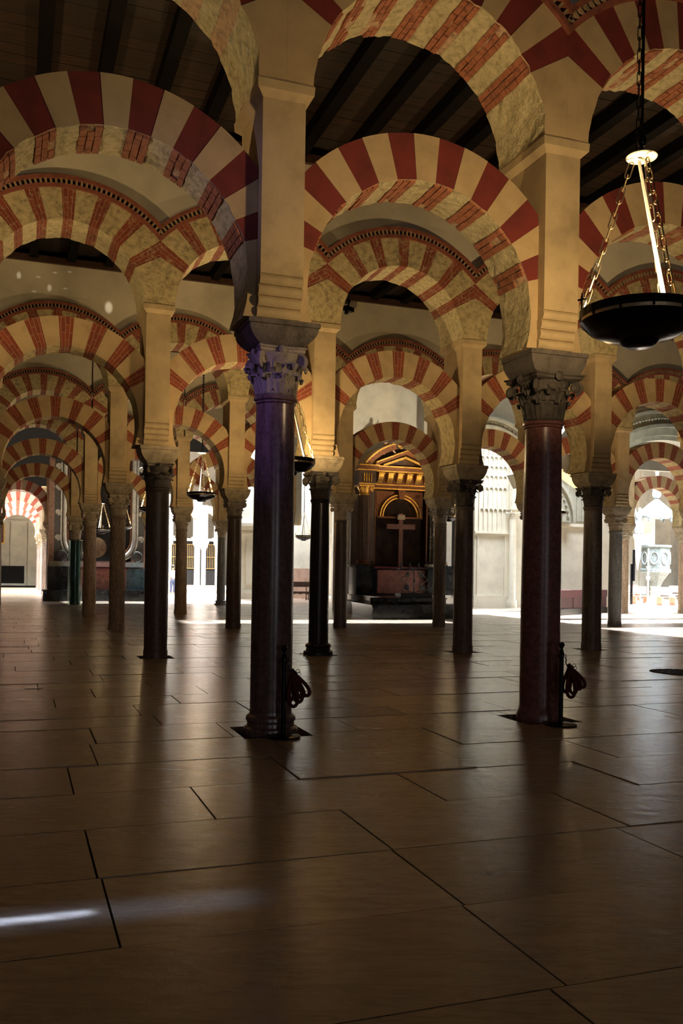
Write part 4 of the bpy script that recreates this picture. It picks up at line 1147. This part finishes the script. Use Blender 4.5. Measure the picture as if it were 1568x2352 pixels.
# ------------------------------------------------------------------ far left corridor end wall
ew = struct('wall_corridor_end', MB().box(-6, 3.4, 0, .4, 0, 8).mesh('wall_corridor_end', M_PLASTER), PX(50, 1303, 74), TH); ew.location.z = 0
for x0, x1, z0, z1, y0 in ((-3.5, -3.2, 0, 6, -.12), (-.9, -.7, 0, 5.2, -.12), (.45, .65, 0, 5.2, -.12), (-3.3, .9, 3.1, 3.22, -.1), (1.5, 1.7, 0, 6, -.12), (-3.4, 1.6, 5.2, 5.35, -.12)):
    bx('trim_strip', M_PINKM if z1 > 5.5 else M_PLASTER, ew, x0, x1, y0, 0, z0, z1)
hd = thing('dark_hatch', 'black rectangular opening low in the corridor end wall', 'doorway', ew.location+U*-.75+W*-.15, TH)
bx('opening', M_PIT, hd, -1.0, .95, -.05, .12, .18, 1.60); bx('frame_sill', M_WHITE, hd, -1.15, 1.1, -.12, .12, 0, .18); bx('frame_jamb', M_PLASTER, hd, -1.12, -1.0, -.08, .12, .18, 1.7); bx('frame_jamb', M_PLASTER, hd, .95, 1.07, -.08, .12, .18, 1.7)  # the opening's darkness is put into the slab's colour
wp = thing('wall_painting', 'small gilt-framed picture high on the left side of the corridor end', 'picture', ew.location+U*-1.55+W*-.1+Vector((0, 0, 3.4)), TH)
bx('frame', M_GOLD, wp, -.3, .2, -.1, 0, 0, 1.6); bx('canvas', M_CROSS, wp, -.22, .12, -.13, -.1, .1, 1.5)

# ------------------------------------------------------------------ white wall, painting and bench in the middle distance
def wall_at(nm, px0, px1, py, Y, zt, mt, depth=.5):
    a = PX(px0, HOR, Y); a.z = 0; c_, s_ = a.x, a.y
    # far end: same wall line along U
    k = (px1-784)/FPX; d = (k*a.y-a.x)/(U.x-k*U.y)
    o = struct(nm, MB().box(0, d, 0, depth, 0, zt).mesh(nm, mt), a, TH); return o, d
ww, d_ = wall_at('wall_white_chapel', 549, 600, 1372, 49, 8.5, M_WHITE)
for z0, z1, y0 in ((0, .35, -.22), (.35, .5, -.15), (3.75, 3.95, -.25), (3.95, 4.1, -.4), (3.5, 3.6, -.12)): bx('trim_course', M_WHITE, ww, -.05, d_, y0, 0, z0, z1)
bx('trim_panel', M_WHITE, ww, .35, .45, -.06, 0, .9, 3.2); bx('trim_panel', M_WHITE, ww, .35, d_, -.06, 0, .85, .95)
w2, d2 = wall_at('wall_rosy_chapel', 600, 752, 1372, 50, 8.5, M_WHITE)
bx('dado', mat('rosy_plaster', (.50, .33, .26), .8, scale=2, var=.2), w2, 0, d2, -.03, 0, 0, 1.7)
w3, d3 = wall_at('wall_chapel_right', 768, 800, 1372, 47, 8.5, M_WHITE)
w4, d4 = wall_at('wall_chapel_pier', 668, 690, 1372, 46, 8.0, M_GREYST); 
w4.location += Vector((0, 0, 3.9))
w5, d5 = wall_at('wall_chapel_back', 740, 830, 1372, 58, 8.0, M_WHITE)
bx('trim_course', M_WHITE, w5, 0, d5, -.2, 0, 3.7, 4.0)
po = PX(690, HOR, 48.6); po.z = 0
po = PX(690, HOR, 51.2); po.z = 0
pn = thing('framed_painting', 'tall blue-green painting in an ornate gilt frame behind the near-black column', 'painting', po, TH)
M_PALEG = mat('pale_gilt_carving', (.62, .47, .22), .45, metal=.35, scale=25, var=.4, bump=.8, bscale=60)
bx('canvas', painting_mat('blue_green_canvas', ((.01, .02, .03), (.04, .12, .14), (.25, .34, .30)), 1.2), pn, -.38, .38, .0, .06, 1.95, 4.9)
for x0, x1, z0, z1 in ((-.55, -.38, 1.75, 5.1), (.38, .55, 1.75, 5.1), (-.55, .55, 1.65, 1.95), (-.55, .55, 4.9, 5.15), (-.7, .7, 5.15, 5.9), (-.62, .62, 1.45, 1.65)): bx('frame_side', M_PALEG, pn, x0, x1, -.1, .1, z0, z1)
put('frame_crest', MB().prism([(-.5, 5.9), (.5, 5.9), (0, 6.5)], -.1, .1).mesh('frame_crest', M_PALEG), pn)
bo = FL(691, 1378); bo.z = 0
be = thing('bench', 'dark wooden bench with carved apron below the gilt-framed painting', 'bench', bo, TH)
bx('seat', M_DKWOOD, be, -.9, .7, -.2, .22, .42, .46); bx('back_rail', M_DKWOOD, be, -.9, .7, .2, .24, .70, .98)
ap = [(-.9, .42), (-.9, .36)]+[(-.9+1.6*k/16, .30+.05*abs(sin(k*pi/4))) for k in range(17)]+[(.7, .42)]
put('apron', MB().prism(ap, -.2, -.17).mesh('apron', M_DKWOOD), be)
for x in (-.85, .35, .62):
    for y in (-.18, .2): put('leg', MB().lathe([(.03, 0), (.035, .05), (.022, .2), (.035, .34), (.03, .42)], 8).mesh('leg', M_DKWOOD), be, (x, y, 0))
for x in (-.85, .35, .62): bx('back_post', M_DKWOOD, be, x-.02, x+.02, .2, .23, .44, .98)

# ------------------------------------------------------------------ white gothic wall on the right
gw, dg = wall_at('wall_gothic', 1088, 1168, 1393, 42.2, 9.3, M_WHITE, .6)
bx('plinth', M_WHITE, gw, -.05, dg, -.12, 0, 0, .55); bx('trim_ledge', M_WHITE, gw, -.05, dg, -.16, 0, 3.45, 3.56); bx('trim_ledge', M_WHITE, gw, -.05, dg, -.10, 0, 3.36, 3.45)
bx('trim_corner', M_WHITE, gw, dg-.28, dg-.2, -.07, 0, .55, 3.36); bx('trim_corner', M_WHITE, gw, .12, .2, -.07, 0, .55, 3.36)
ncol = 6
for k in range(ncol+1):
    x = .2+(dg-.4)*k/ncol
    bx('tracery_mullion', M_WHITE, gw, x-.025, x+.025, -.10, 0, 3.56, 7.6)
for k in range(ncol):
    x = .2+(dg-.4)*(k+.5)/ncol; hw = (dg-.4)/ncol/2
    for z in (4.55, 5.55, 6.1, 6.55, 7.0):
        put('tracery_head', ring_band(hw-.045, hw, -.09, 0, 0, pi, 8).mesh('tracery_head', M_WHITE, True), gw, (x, 0, z))
        if z > 5.2: put('tracery_cusp', MB().lathe([(.001, -.05), (.05, 0), (.001, .05)], 5, cap=False).mesh('tracery_cusp', M_WHITE), gw, (x-hw, -.08, z+.22))
g2, dg2 = wall_at('wall_gothic_return', 1168, 1215, 1390, 42.8, 9.3, M_WHITE, .6)
ec = thing('engaged_column', 'slim white engaged shaft with leafy capital at the corner of the carved wall', 'column', PX(1176, HOR, 42.4)*1.0, TH); ec.location.z = 0
put('shaft', MB().lathe([(.24, 0), (.24, .3), (.17, .4), (.165, 4.15)], 20).mesh('shaft', M_WHITE, True), ec)
capital(ec, 4.15, 4.60, .165, .24, M_WHITE, 0)
bx('upper_shaft', M_WHITE, ec, -.12, .12, -.12, .12, 4.6, 9.0)
# arch ribs over the plastered wall
ga = thing('gothic_arch_rib', 'grey moulded rib with carved bosses curving down beside the rose granite column', 'arch', PX(1222, 1190, 38.7), TH)
for r0, r1, y0 in ((1.25, 1.4, -.1), (1.4, 1.7, .0), (1.7, 1.82, -.14)):
    put('rib', ring_band(r0*1.15, r1*1.15, y0, .4, radians(-4), radians(120), 30).mesh('rib', M_GREYST, True), ga)
for k in range(14):
    a = radians(4+8*k); put('boss', MB().lathe([(.001, -.05), (.06, -.03), (.07, .02), (.001, .06)], 6, cap=False).mesh('boss', M_GREYST), ga, (1.78*cos(a), -.04, 1.78*sin(a)))
g3, dg3 = wall_at('wall_plastered', 1262, 1440, 1400, 39.6, 9.3, M_WHITE, .5)
bx('trim_ledge', M_WHITE, g3, 0, 1.75, -.18, 0, 3.70, 3.84); bx('trim_ledge', M_WHITE, g3, 0, 1.75, -.10, 0, 3.60, 3.70)
bx('trim_pilaster', M_WHITE, g3, .25, .45, -.10, 0, 0, 3.6)
pa = thing('blind_tracery_panel', 'grey stone panel of narrow pointed blind tracery beside the grey-brown column', 'wall panel', g3.location+U*1.15+W*-.1+Vector((0, 0, 3.95)), TH)
bx('ground', M_GREYST, pa, -.2, 1.2, .0, .1, 0, 2.3)
for k in range(6): bx('mullion', M_GREYST, pa, -.16+.26*k, -.11+.26*k, -.06, 0, 0, 2.0)
for k in range(5): put('tracery_head', ring_band(.06, .105, -.06, 0, 0, pi, 8).mesh('tracery_head', M_GREYST), pa, (-.005+.26*k, 0, 1.6))
# maroon panelled screen
a = FL(1270, 1415); b = FL(1392, 1408); L_ = (b-a).length
ms = thing('panelled_screen', 'low maroon wooden screen along the plastered wall behind the rose granite column', 'screen', a, atan2((b-a).y, (b-a).x))
bx('plinth', M_BLKMARB, ms, -.6, L_, -.05, .3, 0, .25); bx('panel', M_MAROON, ms, -.6, L_, 0, .2, .25, .86); bx('top_rail', M_CROSS if False else mat('wine_red_rail', (.07, .018, .022), .6), ms, -.6, L_, -.03, .25, .70, .98)
for k in range(5): bx('stile', M_MAROON, ms, -.5+L_*k/4.4, -.42+L_*k/4.4, -.02, 0, .25, .7)

# ------------------------------------------------------------------ bright transept on the right: back wall, pulpit, benches, sign
tw = struct('wall_transept', MB().box(0, 16, 0, .5, 0, 12).mesh('wall_transept', M_WHITE), PX(1400, HOR, 66), TH); tw.location.z = 0
for x in (2.5, 5.2): bx('trim_pilaster', M_WHITE, tw, x, x+.4, -.2, 0, 0, 12)
po = PX(1505, HOR, 52); po.z = 0
pu = thing('pulpit', 'carved dark stone pulpit with canopy in the bright doorway', 'pulpit', po, TH)
M_DKST = mat('slate_carved_stone', (.10, .12, .12), .6, scale=12, var=.5, bump=.8)
M_BLUST = mat('blue_grey_draped_stone', (.22, .26, .28), .6, scale=12, var=.4, bump=.6)
def hexa(prof, n=8, sx=1): return MB().lathe(prof, n)
put('pedestal', hexa([(.45, 0), (.5, .15), (.28, .3), (.25, .9), (.3, 1.0)], 8).mesh('pedestal', M_WHITE), pu)
put('drum', hexa([(.30, 1.0), (.45, 1.3), (.78, 1.75), (.88, 1.8), (.88, 1.95), (.80, 2.0), (.80, 3.2), (.90, 3.25), (.90, 3.35)], 8).mesh('drum', M_DKST), pu, rz=pi/8)
for k in range(8):
    a = 2*pi*k/8
    m_ = MB(); pts = [(.775, .22*cos(2*pi*q/16), 2.6+.34*sin(2*pi*q/16)) for q in range(16)]; m_.tube(pts, .03, 5, closed=True)
    put('oval_relief', m_.mesh('oval_relief', M_BLUST, True), pu, rz=a)
put('canopy', hexa([(.95, 4.9), (1.0, 5.0), (1.0, 5.25), (.7, 5.5), (.35, 5.8), (.1, 6.0)], 8).mesh('canopy', M_BLUST), pu, rz=pi/8)
for k in range(8): put('canopy_pendant', MB().lathe([(.01, 4.65), (.06, 4.75), (.05, 4.9)], 6).mesh('canopy_pendant', M_DKST), pu, (.88*cos(2*pi*k/8+.4), .88*sin(2*pi*k/8+.4), 0))
bx('back_board', M_WHITE, pu, -.4, .4, .6, .75, 3.3, 5.0)
ln = thing('standing_statue', 'blue-grey draped statue on top of the pulpit canopy', 'statue', po+Vector((0, 0, 5.95)), TH)
skin_body('robed_figure', [(0, 0, .05, .30), (0, 0, .5, .24), (0, 0, .95, .20), (0, 0, 1.25, .17), (0, 0, 1.42, .06), (0, -.02, 1.6, .12), (0, -.02, 1.72, .08), (-.22, 0, 1.28, .08), (-.34, -.05, 1.0, .07), (-.25, -.2, .85, .05), (.22, 0, 1.28, .08), (.36, -.08, 1.1, .07), (.32, -.2, 1.35, .05)],
    [(0, 1), (1, 2), (2, 3), (3, 4), (4, 5), (5, 6), (3, 7), (7, 8), (8, 9), (3, 10), (10, 11), (11, 12)], M_BLUST, ln)
s2 = thing('angel_statue', 'blue-grey winged angel statue at the left side of the pulpit', 'statue', po+U*-1.25+Vector((0, 0, 3.9)), TH)
skin_body('robed_figure', [(0, 0, .05, .22), (0, 0, .5, .22), (.02, 0, .95, .17), (.05, 0, 1.2, .14), (.06, 0, 1.33, .05), (.08, -.02, 1.48, .10), (.08, -.02, 1.58, .07), (.24, -.05, 1.15, .06), (.42, -.1, 1.2, .05), (-.12, 0, 1.15, .06), (-.15, -.15, .9, .05)],
    [(0, 1), (1, 2), (2, 3), (3, 4), (4, 5), (5, 6), (3, 7), (7, 8), (3, 9), (9, 10)], M_BLUST, s2)
put('wing', MB().prism([(0, 1.1), (-.25, 1.0), (-.5, 1.9), (-.35, 1.95), (-.1, 1.4)], .05, .12).mesh('wing', M_BLUST), s2)
put('bracket', MB().lathe([(.02, -2.0), (.15, -1.2), (.2, -.3), (.3, 0), (.3, .05)], 10).mesh('bracket', M_WHITE), s2)
cp_ = FL(1489, 1390); cdl = thing('paschal_candle', 'tall white candle on a turned white stand before the pulpit', 'candle', PX(1488, HOR, 50)*1.0, TH); cdl.location.z = 0
put('stand', MB().lathe([(.22, 0), (.2, .06), (.05, .12), (.04, 1.3), (.12, 1.45), (.12, 1.5), (.05, 1.6), (.05, 2.0), (.14, 2.1)], 12).mesh('stand', M_WHITE, True), cdl)
put('candle', MB().lathe([(.04, 2.1), (.04, 3.1)], 10).mesh('candle', M_CABLE, True), cdl)
M_PEW = mat('pinkish_pew_wood', (.50, .28, .20), .5, scale=8, var=.2, bump=.1)
for k, (px_, py_) in enumerate(((1470, 1387), (1530, 1390), (1452, 1379), (1556, 1381))):
    b_ = FL(px_, py_); bb = thing('pew', ['left front light wooden pew in the bright doorway', 'right front light wooden pew in the bright doorway', 'back light wooden pew, left, in the bright doorway', 'back light wooden pew, right, in the bright doorway'][k], 'pew', b_, TH, 'pews in the bright transept')
    bx('seat', M_PEW, bb, -.5, .55, -.2, .2, .42, .46); bx('backrest', M_PEW, bb, -.5, .55, .2, .24, .55, .98)
    for x in (-.42, .44):
        put('end_leg', MB().prism([(-.03, 0), (.03, 0), (.05, .2), (.02, .42), (-.04, .42), (-.05, .2)], -.22, .26).mesh('end_leg', M_PEW), bb, (x, 0, 0))
sg = thing('sign_stand', 'slim black information stand left of the bright doorway', 'sign', FL(1449, 1391), TH)
bx('post', M_BLACK, sg, -.06, .06, -.03, .03, .05, 3.0 if False else 2.2); bx('board', M_BLACK, sg, .02, .16, -.06, -.03, 1.3, 2.95); bx('foot', M_STEEL, sg, -.25, .75, -.2, .2, 0, .05)
rp = thing('barrier_rope', 'thin red barrier rope strung across the bright doorway', 'rope', FL(1449, 1391), TH)
p0 = Vector((0, -.1, 1.08)); p1 = Vector((4.0, -.9, .95))
put('rope', MB().tube([p0+(p1-p0)*(k/14)+Vector((0, 0, -.45*sin(pi*min(1, k/14*1.0))))for k in range(15)], .022, 6).mesh('rope', mat('bright_red_rope', (.6, .05, .05), .6), True), rp)
rpp = put('rope_post', MB().lathe([(.16, 0), (.16, .03), (.03, .05), (.03, 1.0)], 12).mesh('rope_post', M_BLACK, True), rp, (4.0, -.9, 0))

# ------------------------------------------------------------------ bright far nave in the middle left
pf = struct('floor_platform', MB().box(-3, 13, 0, 26, 0, .30).mesh('floor_platform', M_FLOOR), PX(380, HOR, 57), TH); pf.location.z = 0
def far_col(px_, Y, label, mt, r=.2):
    o = PX(px_, HOR, Y); o.z = .30
    t = thing('column', label, 'column', o, TH)
    put('shaft', MB().lathe([(r, 0), (r, 2.7)], 16).mesh('shaft', mt, True), t)
    capital(t, 2.7, 3.15, r*.95, .26, M_FARCREAM, 0); impost_block(t, 3.15, 3.45, .24, M_WHITE)
    bx('pier_shaft', M_WHITE, t, -.24, .24, -.3, .3, 3.45, 6.2)
    return o
fcs = [far_col(386, 60, 'daylit grey-veined column left in the bright far nave', MS_GREY), far_col(452, 61.5, 'daylit rosy column in the middle of the bright far nave', MS_WHITE),
       far_col(500, 62.5, 'daylit white column right in the bright far nave', MS_WHITE), far_col(467, 70, 'second daylit grey column behind the middle one in the bright far nave', MS_GREY)]
for k, (a, b) in enumerate(((0, 1), (1, 2))):
    mid = (fcs[a]+fcs[b])/2; 
    t = thing('arch', f'overexposed red and white arch in the bright far nave, {"left" if k == 0 else "right"}', 'arch', Vector((mid.x, mid.y, 4.12+.2)), TH)
    for me, red, m_ in arch_set((5, 'lower'), LOWN, radians(9.4), radians(20), [M_FARRED]*2, [M_FARCREAM]*2, False, .01): 
        v = put('voussoir', me, t); 
    t.scale = ((fcs[b]-fcs[a]).length/3.07, 1, (fcs[b]-fcs[a]).length/3.07 if False else .9)
fw = struct('wall_far_nave', MB().box(-6, 9, 0, .4, 0, 12).mesh('wall_far_nave', M_WHITE), PX(400, HOR, 80), TH); fw.location.z = 0
M_GRILLE = mat('lit_gilt_grille', (.34, .21, .07), .4, metal=.6, scale=20, var=.3)
for k, px_ in enumerate((400, 436, 486)):
    o = PX(px_, HOR, 72); o.z = .3
    gt = thing('chapel_grille', f'dark chapel front with gilded grille in the bright far nave, {["left", "middle", "right"][k]}', 'grille', o, TH)
    bx('dark_opening', M_PIT, gt, -.9, .9, .1, .3, 0, 3.5); bx('lintel', M_WHITE, gt, -1.0, 1.0, -.1, .3, 3.5, 3.7)  # near-black slab, darkness of the opening put into its colour
    for q in range(8): bx('bar', M_GRILLE, gt, -.5+.14*q, -.47+.14*q, 0, .03, 1.3, 3.2)
    for z in (1.3, 2.2, 3.2): bx('rail', M_GRILLE, gt, -.55, .55, -.01, .04, z, z+.05)
# visitor
vo = PX(397, HOR, 55.5); vo.z = 0
pe = thing('person', 'person in a white shirt and blue trousers standing beyond the tan column', 'person', vo, .6)
M_SKIN = mat('skin', (.45, .28, .20), .6, bump=0); M_HAIR = mat('dark_hair', (.03, .02, .015), .7)
body = skin_body('body', [(0, 0, .95, .13), (0, 0, 1.15, .12), (0, 0, 1.38, .14), (0, 0, 1.50, .055), (0, -.01, 1.58, .075), (0, -.01, 1.68, .085), (-.10, 0, .88, .09), (-.11, -.02, .48, .06), (-.12, .02, .09, .04), (-.12, -.13, .03, .035),
   (.10, 0, .88, .09), (.11, .03, .48, .06), (.12, .06, .09, .04), (.12, -.09, .03, .035), (-.19, 0, 1.40, .05), (-.24, .02, 1.12, .04), (-.22, -.10, .90, .03), (-.22, -.16, .84, .025), (.19, 0, 1.40, .05), (.24, .02, 1.12, .04), (.20, -.14, 1.0, .03), (.16, -.2, 1.02, .025)],
   [(0, 1), (1, 2), (2, 3), (3, 4), (4, 5), (0, 6), (6, 7), (7, 8), (8, 9), (0, 10), (10, 11), (11, 12), (12, 13), (2, 14), (14, 15), (15, 16), (16, 17), (2, 18), (18, 19), (19, 20), (20, 21)], M_SKIN, pe)
skin_body('shirt', [(0, 0, .92, .155), (0, 0, 1.15, .145), (0, 0, 1.38, .165), (0, 0, 1.46, .08), (-.19, 0, 1.40, .07), (-.24, .02, 1.18, .06), (.19, 0, 1.40, .07), (.24, .02, 1.18, .06)], [(0, 1), (1, 2), (2, 3), (2, 4), (4, 5), (2, 6), (6, 7)], mat('white_shirt_cotton', (.8, .8, .8), .8, bump=0), pe)
skin_body('trousers', [(0, 0, .95, .145), (-.10, 0, .86, .105), (-.11, -.02, .48, .08), (-.12, .02, .10, .065), (.10, 0, .86, .105), (.11, .03, .48, .08), (.12, .06, .10, .065)], [(0, 1), (1, 2), (2, 3), (0, 4), (4, 5), (5, 6)], mat('blue_denim', (.06, .08, .16), .8, bump=0), pe)
put('hair', MB().lathe([(.09, 1.62), (.105, 1.70), (.09, 1.77), (.05, 1.81), (.002, 1.82)], 14).mesh('hair', M_HAIR, True), pe, (0, .015, 0))

# ------------------------------------------------------------------ stanchions
def stanchion(p, label, flip):
    t = thing('rope_stanchion', label, 'stanchion', p, flip)
    put('base_plate', MB().lathe([(.165, 0), (.17, .006), (.165, .016), (.09, .026), (.03, .032), (.02, .04)], 40).mesh('base_plate', M_BLACK, True), t)
    put('pole', MB().lathe([(.024, .03), (.0225, .72), (.027, .725), (.027, .765), (.020, .78), (.024, .79), (.014, .80), (.014, .815), (.020, .82), (.012, .83)], 20).mesh('pole', M_BLACK, True), t)
    put('ball_finial', MB().lathe([(.001, .822)]+[(.031*sin(pi*k/12), .852-.031*cos(pi*k/12)) for k in range(1, 12)]+[(.001, .883)], 20, cap=False).mesh('ball_finial', M_BLACK, True), t)
    for a in (0, pi):
        pts = [(.036+.014*cos(2*pi*k/12), 0, .735+.014*sin(2*pi*k/12)) for k in range(12)]
        put('hook_ring', MB().tube(pts, .004, 6, closed=True).mesh('hook_ring', M_BLACK, True), t, rz=a)
    return t
def rope_bundle(p, label, rz):
    t = thing('coiled_rope', label, 'rope', p, rz)
    # snap hook and ferrules
    put('snap_hook', MB().tube([(.040, 0, .72), (.050, 0, .69), (.044, 0, .665), (.055, 0, .64), (.075, 0, .645)], .006, 6).mesh('snap_hook', M_BLACK, True), t)
    for (x, z) in ((.135, .635), (.145, .61)):
        put('split_ring', MB().tube([(x+.018*cos(2*pi*k/12), .004, z+.018*sin(2*pi*k/12)) for k in range(12)], .003, 5, closed=True).mesh('split_ring', M_BLACK, True), t)
    put('ferrule', MB().tube([(.07, 0, .645), (.115, 0, .60)], .024, 10).mesh('ferrule', M_BLACK, True), t)
    for k, (phi, L, wd, y) in enumerate(((.62, .27, .045, .0), (.20, .30, .050, .03), (.05, .33, .055, -.02), (.42, .26, .04, -.03), (-.12, .28, .05, .015))):
        pts = []
        for q in range(22):
            a = 2*pi*q/22; lx = wd*sin(a)*(1-cos(a))*.62; lz = -L*(1-cos(a))/2
            pts.append((.085+lx*cos(phi)-lz*sin(phi), y+.006*sin(a), .63+lx*sin(phi)*1+lz*cos(phi)))
        put('rope_loop', MB().tube(pts, .018, 8, closed=True).mesh('rope_loop', M_VELVET, True), t)
    return t
s_a = FL(650, 1693); s_b = FL(1287, 1666)
stanchion(s_a, 'black rope stanchion in front of the violet-lit column', .1); rope_bundle(s_a, 'looped dark red velvet rope hanging on the stanchion by the violet-lit column', -.2)
stanchion(s_b, 'black rope stanchion right of the rose granite column', .1); rope_bundle(s_b, 'looped dark red velvet rope hanging on the stanchion by the rose granite column', 0)

# ------------------------------------------------------------------ grates in the floor, security camera
def grate(p, w, d, n, label):
    t = thing('floor_grate', label, 'grate', p, TH)
    bx('frame', M_BLACK, t, -w/2, w/2, -d/2, d/2, .002, .005)
    for k in range(n): x = -w/2+w*(k+.5)/n; bx('slat', M_BRASS if False else M_STEEL, t, x-.004, x+.004, -d/2+.008, d/2-.008, .005, .008)
dg_ = FL(78, 1581); grate(dg_, .23, .07, 9, 'small slotted floor grate in the pavement at the left edge')
dg_ = FL(70, 1483); grate(dg_, .30, .10, 9, 'far slotted floor grate in the pavement at the left edge')
gp = FL(1556, 1544); gt = thing('round_grate', 'dark perforated round floor cover at the right edge', 'grate', gp, TH)
put('plate', MB().lathe([(.45, .002), (.45, .008), (.43, .010)], 36).mesh('plate', M_PIT), gt)
for k in range(-7, 8):
    h = sqrt(max(0, .42**2-(k*.055)**2))
    if h > .03: bx('bar', M_DKST, gt, k*.055-.008, k*.055+.008, -h, h, .010, .014); bx('bar', M_DKST, gt, -h, h, k*.055-.008, k*.055+.008, .010, .014)
u, w = row_uw(2, 1)
wq = PX(800, 705, 24.9)
sc = thing('security_camera', 'small dark security camera on the plaster wall under the wood ceiling', 'camera', wq, TH)
bx('wall_mount', M_BLACK, sc, -.05, .05, -.02, .45, .12, .2); bx('arm', M_BLACK, sc, -.02, .02, -.02, .02, -.02, .16)
put('body', MB().box(-.16, .16, -.07, .07, -.12, .0).mesh('body', M_BLACK), sc, rz=.5); put('lens_hood', MB().lathe([(.06, -.2), (.05, -.12)], 12).mesh('lens_hood', M_BLACK), sc, (-.06, 0, 0))

# ------------------------------------------------------------------ light shafts from the roof lights and sun glints
def shaft(u, w, su, sw, e, z=9.0, col=DAY, spread=.12, rz=TH):
    o = light('AREA', 'roof_light_shaft', LC(u, w, z), e, col, su, size_y=sw); o.rotation_euler = (0, 0, rz); o.data.spread = spread
    return o
def patch(u, w, su, sw, e, rz=TH, col=DAY): return shaft(u, w, su, sw, e*su*sw, col=col, rz=rz, spread=.06)
patch(6.6, 18.2, 8.5, 1.7, 22, rz=TH-.06)
patch(17.5, 24.6, 7, 4.6, 34)
patch(18.5, 12.0, 9, 4.6, 26)
patch(19.5, 19.2, 9.5, 5.6, 60)
patch(27, 27, 8, 7, 45)
patch(4.2, 35, 9, 5, 22)
patch(8, 43, 9, 7, 22)
patch(-3.5, 36, 3.5, 4, 1.5, col=(1, .9, .8))
# thin cool streak near the camera
o = light('AREA', 'window_slit_light', LC(-3.0, -4.33, 4.2), 1.3, (.45, .62, 1.0), 1.9, size_y=.035); o.rotation_euler = (0, 0, TH-.012); o.data.spread = .03
o = light('AREA', 'window_slit_light', LC(-2.6, -4.34, 4.2), .35, (.45, .62, 1.0), 2.6, size_y=.09); o.rotation_euler = (0, 0, TH-.012); o.data.spread = .09
# glints of sun on the plaster wall at the left
for px_, py_, e in ((35, 638, 6), (112, 665, 5), (85, 640, 3), (125, 628, 3), (160, 625, 3), (75, 675, 3), (246, 700, 9), (150, 664, 3)):
    d_ = PX(px_, py_, 22.6); s0 = LC(-1.5, 9.5, 7.9)
    light('SPOT', 'sun_glint_light', s0, e*70, (1, .93, .8), .01, target=d_, spot_size=radians(1.4 if e < 9 else 2.4), spot_blend=.9).scale = (1.0, .45 if e < 4 else 1.6, 1)
# added warm fill spots that brighten the two altarpieces
light('SPOT', 'altar_fill_light', AO+W*-4.2+Vector((0, 0, 3.9)), 60, WARM, .1, target=AO+Vector((0, 0, 6.0)), spot_size=radians(70), spot_blend=.6)
light('SPOT', 'altar_fill_light', BO+W*-4+Vector((0, 0, 3.8)), 260, (1, .85, .66), .1, target=BO+Vector((0, 0, 5.0)), spot_size=radians(95), spot_blend=.6)

light('SPOT', 'wall_fill_light', AO+W*-5.5+U*-1+Vector((0, 0, 4.6)), 1500, (1, .86, .62), .08, target=PX(892, 935, 37.3), spot_size=radians(44), spot_blend=.5)  # added spot to brighten the plaster above the altarpiece

light('SPOT', 'wall_fill_light', PX(1440, 1180, 31.5), 500, (.95, 1, .86), .1, target=PX(1500, 960, 34), spot_size=radians(80), spot_blend=.6)  # added spot to brighten the wide carved arch
light('SPOT', 'wall_fill_light', PX(1150, 1150, 35.0), 260, (.95, 1, .86), .1, target=PX(1150, 950, 37.6), spot_size=radians(80), spot_blend=.6)  # added spot to brighten the moulded arch and grey plaster
